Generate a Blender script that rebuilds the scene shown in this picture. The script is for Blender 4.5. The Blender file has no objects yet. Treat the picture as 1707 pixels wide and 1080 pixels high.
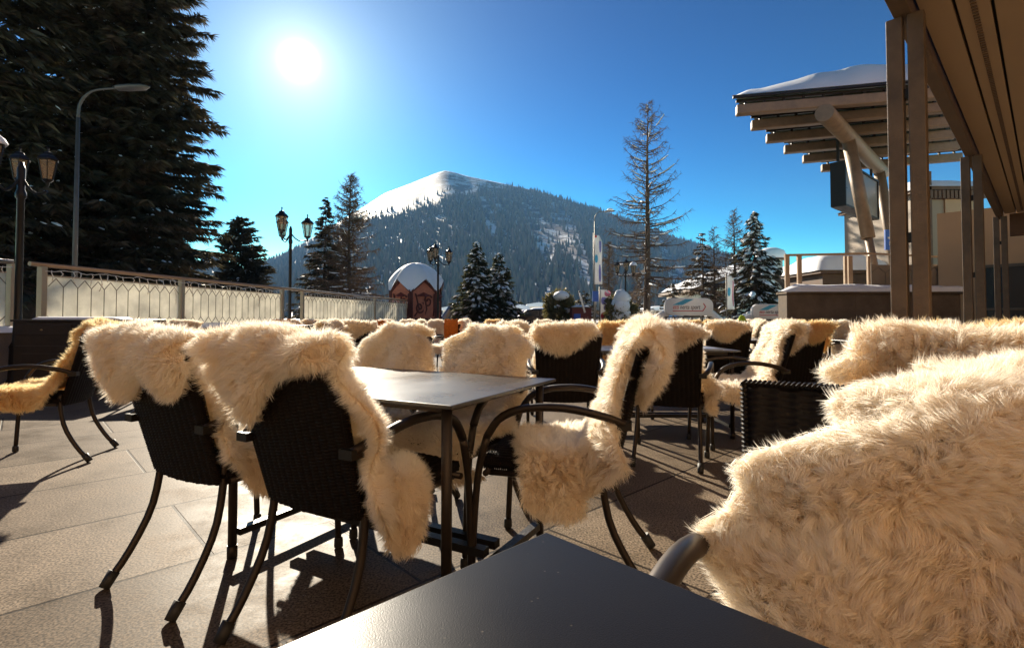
import bpy, math, random
import numpy as np
from mathutils import Vector, Matrix, noise
R=math.radians; PI=math.pi
sc=bpy.context.scene; col=sc.collection
random.seed(7)

# ------------------------------------------------------------------ photo geometry
F=856.0; CX=853.5; PPY=507.6; PIT=R(1.5); CH=1.0
cp,sp=math.cos(PIT),math.sin(PIT)
def ray(px,py):
    dx=(px-CX)/F; dy=(PPY-py)/F
    return (dx,cp-dy*sp,sp+dy*cp)
def atY(px,py,Y):
    r=ray(px,py); t=Y/r[1]; return Vector((r[0]*t,Y,CH+r[2]*t))
def atZ(px,py,z):
    r=ray(px,py); t=(z-CH)/r[2]; return Vector((r[0]*t,r[1]*t,z))
def xat(px,Y): return (px-CX)/F*Y*1.0
def zat(py,Y): return atY(CX,py,Y).z

# ------------------------------------------------------------------ materials
MATS={}
def newmat(name):
    m=bpy.data.materials.new(name); m.use_nodes=True
    m.node_tree.nodes.clear(); MATS[name]=m
    return m,m.node_tree.nodes,m.node_tree.links
def nd(N,t,**kw):
    n=N.new(t)
    for k,v in kw.items(): setattr(n,k,v)
    return n
def ramp(N,stops):
    r=N.new('ShaderNodeValToRGB'); e=r.color_ramp.elements
    while len(e)<len(stops): e.new(.5)
    for i,(p,c) in enumerate(stops):
        e[i].position=p; e[i].color=(c,c,c,1) if not isinstance(c,tuple) else (*c,1)
    return r
def simple(name,c,rough=.6,metal=0,var=.15,scale=6,bump=0,bscale=60,spec=.5,coat=0,transl=0):
    m,N,L=newmat(name)
    out=nd(N,'ShaderNodeOutputMaterial'); b=nd(N,'ShaderNodeBsdfPrincipled')
    tc=nd(N,'ShaderNodeTexCoord')
    nz=nd(N,'ShaderNodeTexNoise'); nz.inputs['Scale'].default_value=scale; nz.inputs['Detail'].default_value=6
    nz.inputs['Roughness'].default_value=.65
    L.new(tc.outputs['Object'],nz.inputs['Vector'])
    lo=tuple(max(0,x*(1-var)) for x in c); hi=tuple(min(1,x*(1+var)) for x in c)
    rp=ramp(N,[(.3,lo),(.7,hi)]); L.new(nz.outputs['Fac'],rp.inputs['Fac'])
    L.new(rp.outputs['Color'],b.inputs['Base Color'])
    rr=ramp(N,[(.3,max(0,rough-.08)),(.7,min(1,rough+.08))]); L.new(nz.outputs['Fac'],rr.inputs['Fac'])
    L.new(rr.outputs['Color'],b.inputs['Roughness'])
    b.inputs['Metallic'].default_value=metal; b.inputs['Specular IOR Level'].default_value=spec
    b.inputs['Coat Weight'].default_value=coat
    if bump:
        n2=nd(N,'ShaderNodeTexNoise'); n2.inputs['Scale'].default_value=bscale; n2.inputs['Detail'].default_value=5
        L.new(tc.outputs['Object'],n2.inputs['Vector'])
        bp=nd(N,'ShaderNodeBump'); bp.inputs['Strength'].default_value=bump; bp.inputs['Distance'].default_value=.01
        L.new(n2.outputs['Fac'],bp.inputs['Height']); L.new(bp.outputs['Normal'],b.inputs['Normal'])
    sh=b.outputs[0]
    if transl:
        t=nd(N,'ShaderNodeBsdfTranslucent'); L.new(rp.outputs['Color'],t.inputs['Color'])
        mx=nd(N,'ShaderNodeMixShader'); mx.inputs[0].default_value=transl
        L.new(b.outputs[0],mx.inputs[1]); L.new(t.outputs[0],mx.inputs[2]); sh=mx.outputs[0]
    L.new(sh,out.inputs['Surface'])
    return m
def strandmat(name,c,c2,transl=.4,gloss=.12,rough=.45,patch=0):
    m,N,L=newmat(name)
    out=nd(N,'ShaderNodeOutputMaterial')
    geo=nd(N,'ShaderNodeNewGeometry')
    rp=ramp(N,[(0,c),(1,c2)]); L.new(geo.outputs['Random Per Island'],rp.inputs['Fac'])
    colr=rp.outputs['Color']
    if patch:
        tc=nd(N,'ShaderNodeTexCoord'); nz=nd(N,'ShaderNodeTexNoise'); nz.inputs['Scale'].default_value=patch
        L.new(tc.outputs['Object'],nz.inputs['Vector'])
        r2=ramp(N,[(.35,(.96,.92,.85)),(.65,(1,1,1))]); L.new(nz.outputs['Fac'],r2.inputs['Fac'])
        mm=nd(N,'ShaderNodeMix',data_type='RGBA',blend_type='MULTIPLY'); mm.inputs['Factor'].default_value=1
        L.new(colr,mm.inputs['A']); L.new(r2.outputs['Color'],mm.inputs['B']); colr=mm.outputs['Result']
    d=nd(N,'ShaderNodeBsdfDiffuse'); t=nd(N,'ShaderNodeBsdfTranslucent'); g=nd(N,'ShaderNodeBsdfGlossy')
    g.inputs['Roughness'].default_value=rough
    for s in (d,t): L.new(colr,s.inputs['Color'])
    g.inputs['Color'].default_value=(.8,.75,.68,1)
    m1=nd(N,'ShaderNodeMixShader'); m1.inputs[0].default_value=transl
    L.new(d.outputs[0],m1.inputs[1]); L.new(t.outputs[0],m1.inputs[2])
    m2=nd(N,'ShaderNodeMixShader'); m2.inputs[0].default_value=gloss
    L.new(m1.outputs[0],m2.inputs[1]); L.new(g.outputs[0],m2.inputs[2])
    L.new(m2.outputs[0],out.inputs['Surface'])
    return m

strandmat('fleece',(.978,.925,.83),(.994,.976,.935),.58,.03,.5,4)
strandmat('fleece_yellow',(.93,.77,.47),(.98,.89,.64),.56,.03,.5,5)
simple('wicker',(.008,.005,.0038),.55,0,.35,30,spec=.14)
simple('bronze',(.040,.030,.024),.42,.6,.12,8,spec=.35)
simple('rubber',(.02,.018,.016),.6)
simple('black_iron',(.016,.013,.011),.42,.3,.2,10,.15,80)
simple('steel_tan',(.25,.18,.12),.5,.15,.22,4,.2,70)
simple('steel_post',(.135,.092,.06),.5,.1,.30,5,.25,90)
simple('soffit',(.37,.265,.165),.55,0,.06,2)
simple('dark_gap',(.012,.009,.007),.8)
simple('cabinet_wood',(.040,.030,.022),.45,0,.3,12,.15,60)
simple('brass',(.5,.36,.15),.3,1)
simple('snow',(.86,.86,.88),.55,0,.03,1.5,.5,9,.4)
simple('snow_clump',(.84,.84,.86),.6,0,.05,3,.4,20,.3)
simple('bark',(.085,.055,.038),.9,0,.4,7,.7,25)
strandmat('needles',(.022,.020,.010),(.075,.058,.028),.42,.05,.5)
strandmat('needles_brown',(.050,.034,.018),(.095,.062,.032),.30,.04,.5)
strandmat('larch_twig',(.085,.052,.032),(.16,.10,.060),.1,.04,.6)
strandmat('needles_green',(.030,.036,.016),(.090,.090,.042),.42,.05,.5)
strandmat('bush_leaf',(.10,.095,.035),(.24,.20,.08),.35,.08,.4)
simple('frosted_glass',(.82,.79,.71),.5,0,.20,2.5,.4,30,transl=.6)
simple('lead_line',(.20,.17,.14),.5,.4)
simple('rail_metal',(.42,.30,.20),.4,.3,.08,5)
simple('cable_white',(.78,.74,.66),.5)
simple('concrete',(.15,.108,.074),.85,0,.35,2.2,.4,18)
simple('tan_plaster',(.47,.32,.195),.85,0,.06,2,.2,30)
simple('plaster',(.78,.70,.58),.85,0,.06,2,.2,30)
simple('panel_grey',(.30,.225,.155),.6,0,.05,2)
simple('brown_wood',(.13,.075,.045),.7,0,.3,6,.3,30)
simple('red_wood',(.46,.155,.09),.7,0,.22,7,.3,30)
simple('recess_red',(.12,.034,.024),.8,0,.2,5)
simple('dark_red',(.16,.035,.025),.7,0,.2,5)
simple('glass_dark',(.02,.03,.04),.08,0,.1,3,spec=.8)
simple('screen_back',(.30,.25,.20),.35,.5,.1,3)
simple('green_glass',(.06,.09,.07),.15,0,.15,2,spec=.5,transl=.2)
simple('white_vinyl',(.80,.78,.76),.45,0,.04,3,transl=.25)
simple('print_red',(.62,.05,.06),.5); simple('print_dark',(.06,.03,.04),.5)
simple('print_blue',(.03,.11,.45),.5); simple('print_cyan',(.08,.45,.65),.5)
simple('print_pink',(.75,.22,.30),.5,transl=.2); simple('print_violet',(.30,.28,.62),.5,transl=.2)
simple('orange_wool',(.72,.20,.035),.9,0,.2,30,.5,200,.1)
simple('lime_cloth',(.50,.72,.04),.8,0,.1,20,.2,100)
simple('car_blue',(.03,.07,.16),.2,.3,.1,3,coat=.6); simple('car_dark',(.03,.025,.03),.22,.3,.1,3,coat=.6)
simple('car_white',(.6,.6,.6),.25,0,.05,3,coat=.5); simple('car_red',(.35,.03,.03),.25,0,.1,3,coat=.5)
m_,N_,L_q=newmat('lamp_glass')
_o=nd(N_,'ShaderNodeOutputMaterial'); _g=nd(N_,'ShaderNodeBsdfPrincipled'); _g.inputs['Base Color'].default_value=(.55,.42,.28,1); _g.inputs['Roughness'].default_value=.15
_t=nd(N_,'ShaderNodeBsdfTransparent'); _t.inputs['Color'].default_value=(.9,.82,.7,1); _m=nd(N_,'ShaderNodeMixShader'); _m.inputs[0].default_value=.62
L_q.new(_g.outputs[0],_m.inputs[1]); L_q.new(_t.outputs[0],_m.inputs[2]); L_q.new(_m.outputs[0],_o.inputs['Surface'])
simple('bulb',(.85,.72,.55),.4)
simple('street_grey',(.11,.095,.08),.5,.4)
simple('blue_table',(.20,.24,.34),.3,0,.05,3,spec=.6)

# table laminate: dark speckled board
def laminate(name,c,rough,spec=.5):
    m,N,L=newmat(name)
    out=nd(N,'ShaderNodeOutputMaterial'); b=nd(N,'ShaderNodeBsdfPrincipled'); tc=nd(N,'ShaderNodeTexCoord')
    n1=nd(N,'ShaderNodeTexNoise'); n1.inputs['Scale'].default_value=700; n1.inputs['Detail'].default_value=2
    n2=nd(N,'ShaderNodeTexNoise'); n2.inputs['Scale'].default_value=3; n2.inputs['Detail'].default_value=7
    v=nd(N,'ShaderNodeTexVoronoi'); v.inputs['Scale'].default_value=55; v.inputs['Randomness'].default_value=1
    for n in (n1,n2,v): L.new(tc.outputs['Object'],n.inputs['Vector'])
    base=ramp(N,[(.35,tuple(x*.7 for x in c)),(.65,tuple(x*1.3 for x in c))]); L.new(n1.outputs['Fac'],base.inputs['Fac'])
    dust=ramp(N,[(.0,1.),(.08,0.)]); L.new(v.outputs['Distance'],dust.inputs['Fac'])
    mm=nd(N,'ShaderNodeMix',data_type='RGBA'); mu=nd(N,'ShaderNodeMath',operation='MULTIPLY'); mu.inputs[1].default_value=.35
    L.new(dust.outputs['Color'],mu.inputs[0]); L.new(mu.outputs[0],mm.inputs['Factor'])
    L.new(base.outputs['Color'],mm.inputs['A']); mm.inputs['B'].default_value=(.35,.30,.24,1)
    L.new(mm.outputs['Result'],b.inputs['Base Color'])
    rr=ramp(N,[(.25,rough-.04),(.75,rough+.07)]); L.new(n2.outputs['Fac'],rr.inputs['Fac']); L.new(rr.outputs['Color'],b.inputs['Roughness'])
    b.inputs['Specular IOR Level'].default_value=spec
    bp=nd(N,'ShaderNodeBump'); bp.inputs['Strength'].default_value=.10; bp.inputs['Distance'].default_value=.002
    L.new(n1.outputs['Fac'],bp.inputs['Height']); L.new(bp.outputs['Normal'],b.inputs['Normal'])
    L.new(b.outputs[0],out.inputs['Surface'])
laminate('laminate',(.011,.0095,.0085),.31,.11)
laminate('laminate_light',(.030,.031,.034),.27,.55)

# paving: running-bond granite slabs turned to the building's direction
def paving():
    m,N,L=newmat('paving')
    out=nd(N,'ShaderNodeOutputMaterial'); b=nd(N,'ShaderNodeBsdfPrincipled'); tc=nd(N,'ShaderNodeTexCoord')
    mp=nd(N,'ShaderNodeMapping'); mp.inputs['Rotation'].default_value=(0,0,R(-43.8)); mp.inputs['Location'].default_value=(.1,.74,0)
    L.new(tc.outputs['Object'],mp.inputs['Vector'])
    br=nd(N,'ShaderNodeTexBrick'); br.offset=.42; br.inputs['Scale'].default_value=1
    br.inputs['Brick Width'].default_value=1.22; br.inputs['Row Height'].default_value=.80
    br.inputs['Mortar Size'].default_value=.008; br.inputs['Mortar Smooth'].default_value=.3; br.inputs['Bias'].default_value=0
    br.inputs['Color1'].default_value=(.122,.094,.067,1); br.inputs['Color2'].default_value=(.205,.164,.122,1); br.inputs['Mortar'].default_value=(.03,.022,.016,1)
    L.new(mp.outputs[0],br.inputs['Vector'])
    nz=nd(N,'ShaderNodeTexNoise'); nz.inputs['Scale'].default_value=2.2; nz.inputs['Detail'].default_value=9; nz.inputs['Roughness'].default_value=.7
    gr=nd(N,'ShaderNodeTexNoise'); gr.inputs['Scale'].default_value=110; gr.inputs['Detail'].default_value=3
    vo=nd(N,'ShaderNodeTexVoronoi'); vo.inputs['Scale'].default_value=70
    for n in (nz,gr,vo): L.new(tc.outputs['Object'],n.inputs['Vector'])
    r1=ramp(N,[(.3,(.55,.53,.51)),(.7,(1.25,1.22,1.2))]); L.new(nz.outputs['Fac'],r1.inputs['Fac'])
    m1=nd(N,'ShaderNodeMix',data_type='RGBA',blend_type='MULTIPLY'); m1.inputs['Factor'].default_value=1
    L.new(br.outputs['Color'],m1.inputs['A']); L.new(r1.outputs['Color'],m1.inputs['B'])
    r2=ramp(N,[(.38,(.42,.42,.42)),(.62,(1.5,1.48,1.45))]); L.new(gr.outputs['Fac'],r2.inputs['Fac'])
    m2=nd(N,'ShaderNodeMix',data_type='RGBA',blend_type='MULTIPLY'); m2.inputs['Factor'].default_value=1
    L.new(m1.outputs['Result'],m2.inputs['A']); L.new(r2.outputs['Color'],m2.inputs['B'])
    # frost and salt grains
    r3=ramp(N,[(.0,1.),(.16,0.)]); L.new(vo.outputs['Distance'],r3.inputs['Fac'])
    pn=nd(N,'ShaderNodeTexNoise'); pn.inputs['Scale'].default_value=1.3; pn.inputs['Detail'].default_value=6; L.new(tc.outputs['Object'],pn.inputs['Vector'])
    r4=ramp(N,[(.46,0.),(.64,.9)]); L.new(pn.outputs['Fac'],r4.inputs['Fac'])
    mu=nd(N,'ShaderNodeMath',operation='MULTIPLY'); L.new(r3.outputs['Color'],mu.inputs[0]); L.new(r4.outputs['Color'],mu.inputs[1])
    m3=nd(N,'ShaderNodeMix',data_type='RGBA'); L.new(mu.outputs[0],m3.inputs['Factor']); L.new(m2.outputs['Result'],m3.inputs['A']); m3.inputs['B'].default_value=(.7,.66,.6,1)
    L.new(m3.outputs['Result'],b.inputs['Base Color'])
    rr=ramp(N,[(.35,.42),(.7,.7)]); L.new(nz.outputs['Fac'],rr.inputs['Fac']); L.new(rr.outputs['Color'],b.inputs['Roughness'])
    b.inputs['Specular IOR Level'].default_value=.06
    ad=nd(N,'ShaderNodeMath',operation='MULTIPLY_ADD'); ad.inputs[1].default_value=.14
    L.new(gr.outputs['Fac'],ad.inputs[0])
    iv=nd(N,'ShaderNodeMath',operation='MULTIPLY'); iv.inputs[1].default_value=-1.2; L.new(br.outputs['Fac'],iv.inputs[0]); L.new(iv.outputs[0],ad.inputs[2])
    bp=nd(N,'ShaderNodeBump'); bp.inputs['Strength'].default_value=.5; bp.inputs['Distance'].default_value=.006
    L.new(ad.outputs[0],bp.inputs['Height']); L.new(bp.outputs['Normal'],b.inputs['Normal'])
    L.new(b.outputs[0],out.inputs['Surface'])
paving()

# mountain: snow with rock and scrub by slope, height and noise
def mountainmat():
    m,N,L=newmat('mountain')
    out=nd(N,'ShaderNodeOutputMaterial'); b=nd(N,'ShaderNodeBsdfPrincipled'); tc=nd(N,'ShaderNodeTexCoord')
    n1=nd(N,'ShaderNodeTexNoise'); n1.inputs['Scale'].default_value=.012; n1.inputs['Detail'].default_value=9; n1.inputs['Roughness'].default_value=.7
    mp=nd(N,'ShaderNodeMapping'); mp.inputs['Scale'].default_value=(1.6,.3,2.2); mp.inputs['Rotation'].default_value=(0,.5,.2)
    L.new(tc.outputs['Object'],mp.inputs['Vector']); L.new(mp.outputs[0],n1.inputs['Vector'])
    r=ramp(N,[(.42,(.82,.83,.87)),(.52,(.14,.115,.105))]); L.new(n1.outputs['Fac'],r.inputs['Fac'])
    L.new(r.outputs['Color'],b.inputs['Base Color']); b.inputs['Roughness'].default_value=.7
    L.new(b.outputs[0],out.inputs['Surface'])
mountainmat()
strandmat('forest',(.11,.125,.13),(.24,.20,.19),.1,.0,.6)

# ------------------------------------------------------------------ mesh builder
class MB:
    def __init__(s): s.v=[]; s.f=[]; s.sm=[]
    def add(s,vs,fs,smooth=False):
        o=len(s.v); s.v+= [tuple(x) for x in vs]; s.f+= [tuple(i+o for i in f) for f in fs]; s.sm+=[smooth]*len(fs)
    def box(s,c,d,rot=None,taper=1.0):
        hx,hy,hz=d[0]/2,d[1]/2,d[2]/2
        vs=[]
        for z,k in ((-hz,1),(hz,taper)):
            for x,y in ((-hx,-hy),(hx,-hy),(hx,hy),(-hx,hy)): vs.append(Vector((x*k,y*k,z)))
        if rot is not None: vs=[rot@v for v in vs]
        c=Vector(c); s.add([v+c for v in vs],[(3,2,1,0),(4,5,6,7),(0,1,5,4),(1,2,6,5),(2,3,7,6),(3,0,4,7)])
    def bar(s,a,b,w,h=None):
        a,b=Vector(a),Vector(b); h=h or w; d=b-a; L=d.length
        q=d.to_track_quat('Y','Z').to_matrix(); s.box((a+b)/2,(w,L,h),q)
    def tube(s,pts,r,n=8,cap=True,flat=None,up=None):
        pts=[Vector(p) for p in pts]; k=len(pts)
        rs=r if isinstance(r,(list,tuple)) else [r]*k
        o=len(s.v); prev=None
        for i,p in enumerate(pts):
            t=(pts[min(i+1,k-1)]-pts[max(i-1,0)]).normalized()
            if up is not None: a=Vector(up)
            else: a=Vector((0,0,1)) if abs(t.z)<.95 else Vector((0,1,0))
            if prev is not None and up is None: x=(prev-t*prev.dot(t))
            else: x=a.cross(t)
            if x.length<1e-6: x=Vector((1,0,0))
            x.normalize(); y=t.cross(x); prev=x
            fl=flat or 1
            for j in range(n):
                an=2*PI*j/n; s.v.append(tuple(p+x*math.cos(an)*rs[i]*fl+y*math.sin(an)*rs[i]))
        for i in range(k-1):
            for j in range(n):
                s.f.append((o+i*n+j,o+i*n+(j+1)%n,o+(i+1)*n+(j+1)%n,o+(i+1)*n+j)); s.sm.append(True)
        if cap:
            s.f.append(tuple(o+j for j in reversed(range(n)))); s.f.append(tuple(o+(k-1)*n+j for j in range(n))); s.sm+=[False]*2
    def lathe(s,c,prof,n=12,smooth=True):
        c=Vector(c); o=len(s.v)
        for r,z in prof:
            for j in range(n): s.v.append((c.x+r*math.cos(2*PI*j/n),c.y+r*math.sin(2*PI*j/n),c.z+z))
        for i in range(len(prof)-1):
            for j in range(n):
                s.f.append((o+i*n+j,o+i*n+(j+1)%n,o+(i+1)*n+(j+1)%n,o+(i+1)*n+j)); s.sm.append(smooth)
        s.f.append(tuple(o+j for j in reversed(range(n)))); s.f.append(tuple(o+(len(prof)-1)*n+j for j in range(n))); s.sm+=[False]*2
    def prism(s,poly,a,b):
        "poly in 3-D (planar list), swept from offset a to offset b (vectors)"
        n=len(poly); a,b=Vector(a),Vector(b)
        vs=[Vector(p)+a for p in poly]+[Vector(p)+b for p in poly]
        fs=[tuple(reversed(range(n))),tuple(range(n,2*n))]+[(i,(i+1)%n,n+(i+1)%n,n+i) for i in range(n)]
        s.add(vs,fs)
    def grid(s,P,smooth=True,closed=False):
        P=np.asarray(P); a,b=P.shape[:2]; o=len(s.v)
        s.v+=[tuple(p) for p in P.reshape(-1,3)]
        for i in range(a-1):
            for j in range(b if closed else b-1):
                s.f.append((o+i*b+j,o+i*b+(j+1)%b,o+(i+1)*b+(j+1)%b,o+(i+1)*b+j)); s.sm.append(smooth)
    def mesh(s,name,mat):
        me=bpy.data.meshes.new(name); me.from_pydata(s.v,[],s.f); me.polygons.foreach_set('use_smooth',s.sm)
        if mat: me.materials.append(MATS[mat])
        me.update(); return me
    def build(s,name,mat,parent=None,bevel=0):
        o=bpy.data.objects.new(name,s.mesh(name,mat)); col.objects.link(o)
        if parent: o.parent=parent
        if bevel:
            m=o.modifiers.new('bevel','BEVEL'); m.width=bevel; m.segments=2; m.limit_method='ANGLE'
        return o
def npmesh(name,V,Fq,mat,smooth=False):
    "fast mesh: V (n,3), list of face arrays"
    me=bpy.data.meshes.new(name); V=np.asarray(V,np.float32)
    me.vertices.add(len(V)); me.vertices.foreach_set('co',V.ravel())
    loops=np.concatenate([f.ravel() for f in Fq]).astype(np.int32)
    tot=np.concatenate([np.full(len(f),f.shape[1]) for f in Fq]).astype(np.int32)
    st=np.concatenate([[0],np.cumsum(tot)[:-1]]).astype(np.int32)
    me.loops.add(len(loops)); me.loops.foreach_set('vertex_index',loops)
    me.polygons.add(len(tot)); me.polygons.foreach_set('loop_start',st); me.polygons.foreach_set('loop_total',tot)
    me.polygons.foreach_set('use_smooth',np.full(len(tot),smooth))
    if mat: me.materials.append(MATS[mat])
    me.update(calc_edges=True); me.validate(); return me
def mobj(name,me,parent=None):
    o=bpy.data.objects.new(name,me); col.objects.link(o)
    if parent: o.parent=parent
    return o
def tag(o,label=None,cat=None,group=None,kind=None):
    if label: o['label']=label
    if cat: o['category']=cat
    if group: o['group']=group
    if kind: o['kind']=kind
    return o
def empty(name,loc=(0,0,0),rz=0):
    o=bpy.data.objects.new(name,None); col.objects.link(o); o.location=loc; o.rotation_euler=(0,0,rz); o.empty_display_size=.1
    return o
KIDS={}
def copy_tree(o,parent=None):
    c=o.copy(); col.objects.link(c)
    for k in ('label','category','group'):
        if parent is None and k in c: del c[k]
    if parent: c.parent=parent
    for ch in [x for x in o.children]: copy_tree(ch,c)
    return c
def text_mesh(name,txt,size,mat,parent,loc,rot,shear=0,extr=.004):
    cu=bpy.data.curves.new(name,'FONT'); cu.body=txt; cu.size=size; cu.shear=shear; cu.extrude=extr; cu.align_x='LEFT'; cu.align_y='CENTER'
    t=bpy.data.objects.new('tmp_text',cu); col.objects.link(t); dg=bpy.context.evaluated_depsgraph_get(); dg.update()
    me=bpy.data.meshes.new_from_object(t.evaluated_get(dg)); bpy.data.objects.remove(t)
    me.materials.clear(); me.materials.append(MATS[mat])
    o=mobj(name,me,parent); o.location=loc; o.rotation_euler=rot; return o
# ------------------------------------------------------------------ fur
def cr(ctrl,m):
    "Catmull-Rom through rows of ctrl -> m rows"
    C=np.asarray(ctrl,float); n=len(C); t=np.linspace(0,n-1,m); i=np.clip(t.astype(int),0,n-2); u=(t-i)[:,None]
    p0=C[np.clip(i-1,0,n-1)]; p1=C[i]; p2=C[i+1]; p3=C[np.clip(i+2,0,n-1)]
    return .5*((2*p1)+(-p0+p2)*u+(2*p0-5*p1+4*p2-p3)*u*u+(-p0+3*p1-3*p2+p3)*u**3)
BY0,BZ0,BY1,BZ1=-.20,.40,-.335,.895      # backrest front face, bottom and top
def backy(z): return BY0+(BY1-BY0)*(z-BZ0)/(BZ1-BZ0)
def fleece_grid(front,flap,nu=26,seed=0,thick=.03,wave=.012):
    """front: stations (y,z,xl,xr) from the seat end up to the top of the backrest;
       flap: list (x,length) of how far the skin hangs down behind the backrest"""
    rng=np.random.RandomState(seed)
    st=cr(front,34)
    u=np.linspace(0,1,nu)
    rows=[]
    for k,(y,z,xl,xr) in enumerate(st):
        x=xl+(xr-xl)*u; Y=np.full(nu,y); Z=np.full(nu,z)
        seat=z<.52 and y>-.17
        ex=np.maximum(np.abs(x)-.235,0); sg=np.sign(x)
        if seat:
            d=ex; x=np.where(ex>0,sg*(.225+np.minimum(ex,.03)+.04*np.maximum(ex-.03,0)),x); Z=Z-np.maximum(d-.03,0)*.98
        else:
            x=np.where(ex>0,sg*(.235+ex*.75),x); Y=Y-ex*.9; Z=Z-ex*.15
        # rounded ends of the skin
        if k<4: Y=Y-(4-k)*.012*(2*np.abs(u-.5))**2*4
        rows.append(np.stack([x,Y,Z],1))
    xl,xr=st[-1][2],st[-1][3]
    fx=np.array([a for a,b in flap]); fl=np.array([b for a,b in flap])
    x0=np.linspace(max(xl,fx[0]) if fx[0]>xl else fx[0],fx[-1],nu)
    xt=np.linspace(xl,xr,nu)
    zt=st[-1][1]; yt=st[-1][0]
    for a in (.33,.66,1.):
        an=a*PI/2
        rows.append(np.stack([xt+(x0-xt)*a*.6,np.full(nu,yt-.03*math.sin(an)),np.full(nu,zt+.012*math.sin(an*2 if a<.6 else an))],1))
    Lx=np.interp(x0,fx,fl)
    for a in np.linspace(0,1,14)[1:]:
        z=zt-Lx*a
        rows.append(np.stack([x0,np.interp(z,[BZ0,BZ1],[BY0,BY1])-.052-.012*np.sin(a*PI),z],1))
    P=np.array(rows)
    ph=rng.rand(6)*6
    nv=len(P); vv=np.linspace(0,1,nv)[:,None]; uu=u[None,:]
    w=wave*(np.sin(vv*17+uu*5+ph[0])+np.sin(uu*11+vv*6+ph[1])+.6*np.sin(vv*31-uu*9+ph[2]))
    N=gridnormals(P)
    P=P+N*(w[...,None]*.6+thick*.5)
    # wander of the outline
    ed=(2*np.abs(uu-.5))**3*np.sign(uu-.5)
    P[...,0]+=ed*.022*(np.sin(vv*23+ph[3])+np.sin(vv*41+ph[4]))
    return P
def gridnormals(P):
    dv=np.gradient(P,axis=0); du=np.gradient(P,axis=1)
    n=np.cross(dv,du); return n/(np.linalg.norm(n,axis=2,keepdims=True)+1e-9)
def fur_mesh(name,P,n,length,width,seed,mat='fleece',cell=.015,clump=.5,grav=.22,comb=.16,curl=.3,edge=1.0):
    rng=np.random.RandomState(seed)
    nv,nu=P.shape[:2]; Nn=gridnormals(P); dv=np.gradient(P,axis=0); du=np.gradient(P,axis=1)
    a=np.linalg.norm(np.cross(P[1:,:-1]-P[:-1,:-1],P[:-1,1:]-P[:-1,:-1]),axis=2).ravel()
    cum=np.cumsum(a); tot=cum[-1]
    ci=np.searchsorted(cum,rng.rand(n)*tot); ci=np.clip(ci,0,len(a)-1)
    iv=ci//(nu-1); iu=ci%(nu-1); fv=rng.rand(n); fu=rng.rand(n)
    def bil(A,iv,iu,fv,fu):
        fv=fv[:,None]; fu=fu[:,None]
        return (A[iv,iu]*(1-fv)*(1-fu)+A[iv+1,iu]*fv*(1-fu)+A[iv,iu+1]*(1-fv)*fu+A[iv+1,iu+1]*fv*fu)
    root=bil(P,iv,iu,fv,fu); nor=bil(Nn,iv,iu,fv,fu); dvs=bil(dv,iv,iu,fv,fu); dus=bil(du,iv,iu,fv,fu)
    unit=lambda x:x/(np.linalg.norm(x,axis=1,keepdims=True)+1e-9)
    nor=unit(nor); dvs=unit(dvs); dus=unit(dus)
    U=((iu+fu)/(nu-1)*2-1); Vp=((iv+fv)/(nv-1)*2-1)
    flip=np.where((rng.rand(n)<.5)&((np.abs(U)>.70)|(np.abs(Vp)>.86)),-1.,1.)[:,None]; nor=nor*flip
    # clump cells in surface space
    lu=np.linalg.norm(np.diff(P,axis=1),axis=2).sum(1).mean(); lv=np.linalg.norm(np.diff(P,axis=0),axis=2).sum(0).mean()
    nuc=max(4,int(lu/cell)); nvc=max(4,int(lv/cell))
    jit=rng.rand(nvc+2,nuc+2,2)
    a_=(U+1)/2*nuc; b_=(Vp+1)/2*nvc
    # nearest of 3x3 jittered cell centres
    best=np.full(n,1e9); bi=np.zeros(n,int); bj=np.zeros(n,int)
    for dj in (-1,0,1):
        for di in (-1,0,1):
            cj=np.clip(b_.astype(int)+dj,0,nvc-1); ck=np.clip(a_.astype(int)+di,0,nuc-1)
            d=(b_-(cj+jit[cj,ck,0]))**2+(a_-(ck+jit[cj,ck,1]))**2
            mk=d<best; best[mk]=d[mk]; bi[mk]=cj[mk]; bj[mk]=ck[mk]
    cv=np.clip((bi+jit[bi,bj,0])/nvc,0,.9999)*(nv-1); cu=np.clip((bj+jit[bi,bj,1])/nuc,0,.9999)*(nu-1)
    croot=bil(P,cv.astype(int),cu.astype(int),cv-cv.astype(int),cu-cu.astype(int))
    crnd=rng.randn(nvc+2,nuc+2,3)[bi,bj]*.55
    ph=rng.rand(12)*6.3; ku=lu*14; kv=lv*14
    for q_ in range(3):
        crnd[:,q_]+=.9*np.sin(U*ku*.5*(1+.4*q_)+Vp*kv*.23+ph[q_])*np.sin(Vp*kv*.5*(1.3-.2*q_)-U*ku*.2+ph[q_+3])+.6*np.sin(U*ku*1.1+ph[q_+6]+Vp*kv*.7)*np.sin(Vp*kv*1.2+ph[q_+9])
    clen=(.75+.5*rng.rand(nvc+2,nuc+2))[bi,bj]
    g=np.array([0,0,-1.])
    eu=np.clip((np.abs(U)-.80)/.2,0,1)*np.sign(U); ev=np.clip((np.abs(Vp)-.88)/.12,0,1)*np.sign(Vp)
    d0=unit(nor*(1-.5*np.abs(eu)[:,None]*edge)+dus*(eu*edge*.9)[:,None]+dvs*(ev*edge*.8)[:,None]+g*grav*.5+crnd*comb*.5+rng.randn(n,3)*.13)
    d1=unit(d0*1.0+g*grav+crnd*comb+rng.randn(n,3)*.14)
    Ls=(length*clen*(.7+.6*rng.rand(n)))[:,None]
    ctip=croot+unit(nor+crnd*comb+g*grav)*Ls*1.0
    mid=root+d0*Ls*.5; tip=mid+d1*Ls*.55
    k2=clump
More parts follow.
